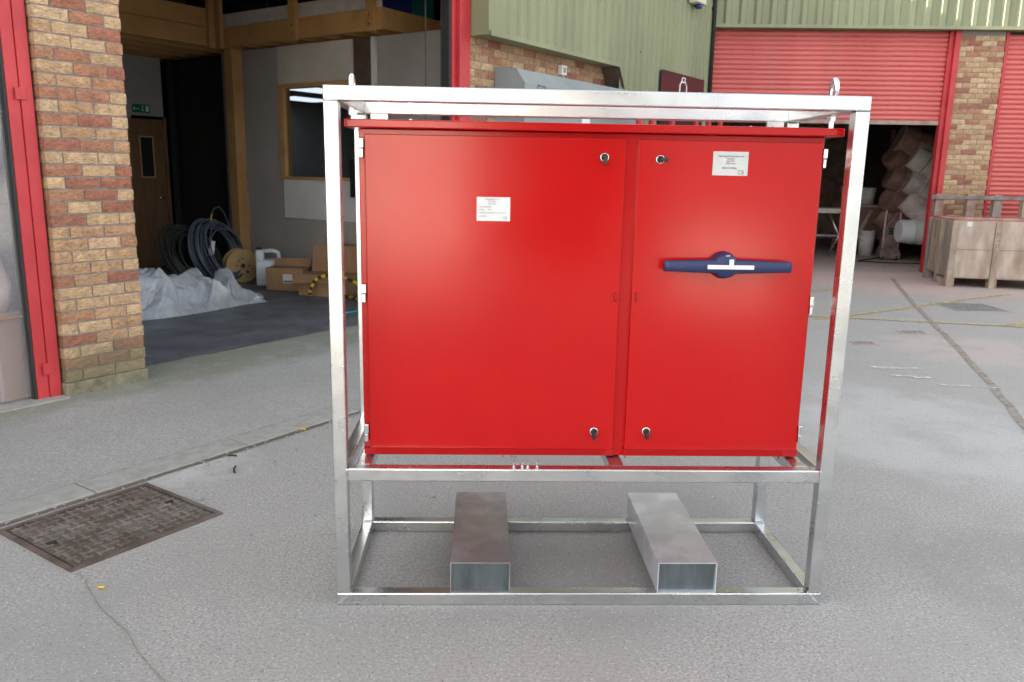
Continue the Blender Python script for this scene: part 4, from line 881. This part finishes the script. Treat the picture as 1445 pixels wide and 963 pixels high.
bucket('pale bucket on the floor beside the upright floor machine', RW(4.30, 3.2, .005), .52, .17, 'dusty')
bn = thing('steel_bench', 'rusty brown steel bench behind the floor machine', 'bench', RW(4.2, 3.6), PR)
box('bench_top', 'rust', bn, -.42, .9, -.35, .35, 1.02, 1.065); box('bench_front', 'rustdk', bn, -.38, .86, -.31, -.29, .35, 1.019)
for dx in (-.40, .82):
    for dy in (-.28, .27): box('leg', 'rustdk', bn, dx, dx + .05, dy, dy + .05, .004, 1.019)
bm = bmesh.new(); bx(bm, -.04, .04, -.02, .02, 0, 1.05, mtx=Matrix.Translation((-.3, -.42, .0)) @ Matrix.Rotation(.42, 4, 'Y')); mk('brace', bm, 'rust', bn)
fm = thing('floor_machine', 'dusty red brown upright floor machine with looped handle and cable', 'machine', RW(4.44, 2.35, .004), PR - .1)
bm = bmesh.new(); vs = []
for z, a, b in [(.03, .20, .16), (.14, .20, .16), (.28, .15, .12), (.60, .12, .09), (.85, .09, .06), (.95, .08, .05)]: vs.append([bm.verts.new((sx * a, sy * b + z * .06, z)) for sx, sy in ((-1, -1), (1, -1), (1, 1), (-1, 1))])
for A, B in zip(vs, vs[1:]):
    for k in range(4): bm.faces.new((A[k], A[(k + 1) % 4], B[(k + 1) % 4], B[k]))
bm.faces.new(vs[0]); bm.faces.new(vs[-1]); bmesh.ops.bevel(bm, geom=bm.edges[:], offset=.008, segments=1, affect='EDGES'); mk('housing', bm, 'machine', fm)
bm = bmesh.new(); tube(bm, [(-.15, -.10, .25), (-.14, -.10, .9), (-.11, -.08, 1.24), (.11, -.08, 1.24), (.14, -.10, .9), (.15, -.10, .25)], .02, 8); mk('handle', bm, 'drumpink', fm, True)
for dx in (-.13, .13): 
    bm = bmesh.new(); lathe(bm, [(.06, 0), (.06, .05)], 18, Matrix.Translation((dx - .025, -.10, .061)) @ Matrix.Rotation(R(90), 4, 'Y')); mk('wheel', bm, 'rubber', fm)
for k in range(3): box('vent', 'rubber', fm, -.06, .06, -.135, -.105, .52 + k * .05, .545 + k * .05)
bm = bmesh.new(); tube(bm, [(-.2, -.2, .05), (-.6, -.45, .012), (-.75, -.7, .012), (-.2, -.85, .012), (.6, -.8, .012), (1.0, -.8, .012)], .012, 6); mk('power_cable', bm, 'rubber', fm, True)
tb = thing('trestle_table', 'grey trestle table with scissor legs seen behind the cabinet', 'table', RW(3.2, 3.0), PR)
box('table_top', 'dusty', tb, -.55, .62, -.35, .35, .90, 1.0, .01); box('lower_bar', 'galv', tb, -.5, .58, -.30, -.27, .42, .46)
for dx in (-.35, .35):
    for sg in (-1, 1):
        bm = bmesh.new(); tube(bm, [(dx - sg * .22, -.3 if sg > 0 else -.25, .004), (dx + sg * .22, -.3 if sg > 0 else -.25, .9)], .018, 6); mk('leg', bm, 'galv', tb, True)
for i, (u, d, z, a, h, m, lab) in enumerate([(3.0, 4.6, .95, .25, 1.0, 'dark', 'dark sack shape hanging at the back of the store'), (3.5, 4.8, 1.25, .14, .55, 'dusty', 'pale dust sheet hanging at the back of the store'), (2.7, 4.7, 1.1, .2, .8, 'rustdk', 'brown sack hanging at the back of the store')]):
    bm = bmesh.new(); bmesh.ops.create_icosphere(bm, subdivisions=3, radius=1)
    for v in bm.verts: v.co = Vector((v.co.x * a, v.co.y * a * .6, v.co.z * h / 2 + h / 2)) * (1 + .25 * noise.noise(v.co * 2.2 + Vector((i, 0, 0))))
    tag(mk('hanging_sack', bm, m, None, True, RW(u, d, z), (0, 0, PR)), lab, 'sack')

# wooden crate outside
CA = R(-14)
ct = thing('wooden_crate', 'large weathered plywood pallet crate with red painted rim in the yard', 'crate', (7.66, 9.44, 0), CA)
CL, CD, CH = 1.75, 1.35, 1.02
def cp(name, m, *a, bev=.003): return box(name, m, ct, *a, bev)
cp('side_panel', 'crate', .03, CL, .03, .045, .14, CH); cp('side_panel', 'crate', .03, CL, CD - .045, CD - .03, .14, CH); cp('side_panel', 'crate', .03, .045, .046, CD - .046, .14, CH); cp('side_panel', 'crate', CL - .015, CL, .046, CD - .046, .14, CH)
cp('base_panel', 'crate', .046, CL - .016, .046, CD - .046, .14, .16)
for x0 in (0.0, .60, 1.22, 1.66): 
    cp('batten', 'timber', x0 + (.0 if x0 else -.0), x0 + .085, .004, .0295, .0, CH - .01); cp('foot_block', 'timber', x0 + .001, x0 + .12, .031, .16, .0, .138); cp('foot_block', 'timber', x0 + .001, x0 + .12, CD - .16, CD - .02, .0, .138)
for y0 in (.05, .62, 1.25): cp('batten', 'timber', .004, .0295, y0, y0 + .085, .0, CH - .01); cp('foot_block', 'timber', .031, .15, y0 + (.13 if y0 < .1 else 0), y0 + (.20 if y0 < .1 else .09), .0, .1)
for a in [(.025, CL, .028, .047), (.025, CL, CD - .047, CD - .028), (.028, .047, .0475, CD - .0475)]: cp('red_rim', 'redsteel', *a, CH + .0005, CH + .010, bev=0)
for k in range(6): cp('side_plank', 'timber', .0155, .0295, .14 + k * .19, .14 + k * .19 + .178, .15 + random.uniform(0, .03), CH - .015 - random.uniform(0, .03)) if k not in (2,) else None
for z0 in (.155, .585): cp('front_board', 'crate', .088, .596, .019, .0295, z0, z0 + .42); cp('front_board', 'crate', .689, 1.216, .0195, .0295, z0 + .004, z0 + .416)
cp('paper_tag', 'label', .20, .27, .0165, .0188, CH - .09, CH - .02, bev=0)
text('stencil_print', 'N I T O', .07, 'ink', ct, (.625, .0032, .74), (R(90), R(90), 0), 'CENTER')
# stillage with brown posts behind the crate
st = thing('stillage_frame', 'grey steel rail on brown timber posts standing behind the wooden crate', 'stillage', RW(4.0, -.40), PR)
for u in (.06, .58, 1.02, 1.5): box('post', 'timber' if u > .9 else 'rust', st, u, u + .14, .06, .18, 0, 1.38)
box('steel_rail', 'ironlt', st, -.02, 2.0, .03, .0595, 1.30, 1.36, .002); box('steel_rail', 'ironlt', st, -.02, 2.0, .03, .0595, .5, .56, .002)

# ------------------------------------------------------------------ unseen pieces behind the camera, placed and coloured for reflections in the paint
ob = thing('reflected_unit', 'unseen white unit with dark end wall placed for its red cabinet reflection', 'building', (.38, -8.6, 0), R(63))
box('wall_base', 'opp', ob, -9, 0, -3.2, 0, 0, .3); box('cladding', 'oppc', ob, -9, 0, -3.2, .05, .31, 5.2); box('end_cladding', 'darkbrown', ob, .001, .06, -3.2, .03, 0, 5.2); box('roof', 'greybox', ob, -9.2, .2, -3.4, .2, 5.21, 5.35)  # white side gives the bright sheen, dark end keeps the doors' middle deep red
for k in range(2): box('loading_door', 'oppc', ob, -7.5 + k * 4, -4.5 + k * 4, .051, .07, 0, 3.5)
bw2 = thing('reflector_wall', 'low white reflector wall added across the yard for the handle highlight', 'wall', (3.65, -7.6, 0), R(53))  # added white reflector for the sheen round the switch handle
box('wall_face', 'oppc', bw2, -.8, .8, -.2, 0, 0, .95); box('coping', 'kerb', bw2, -.85, .85, -.24, .04, .951, 1.02)
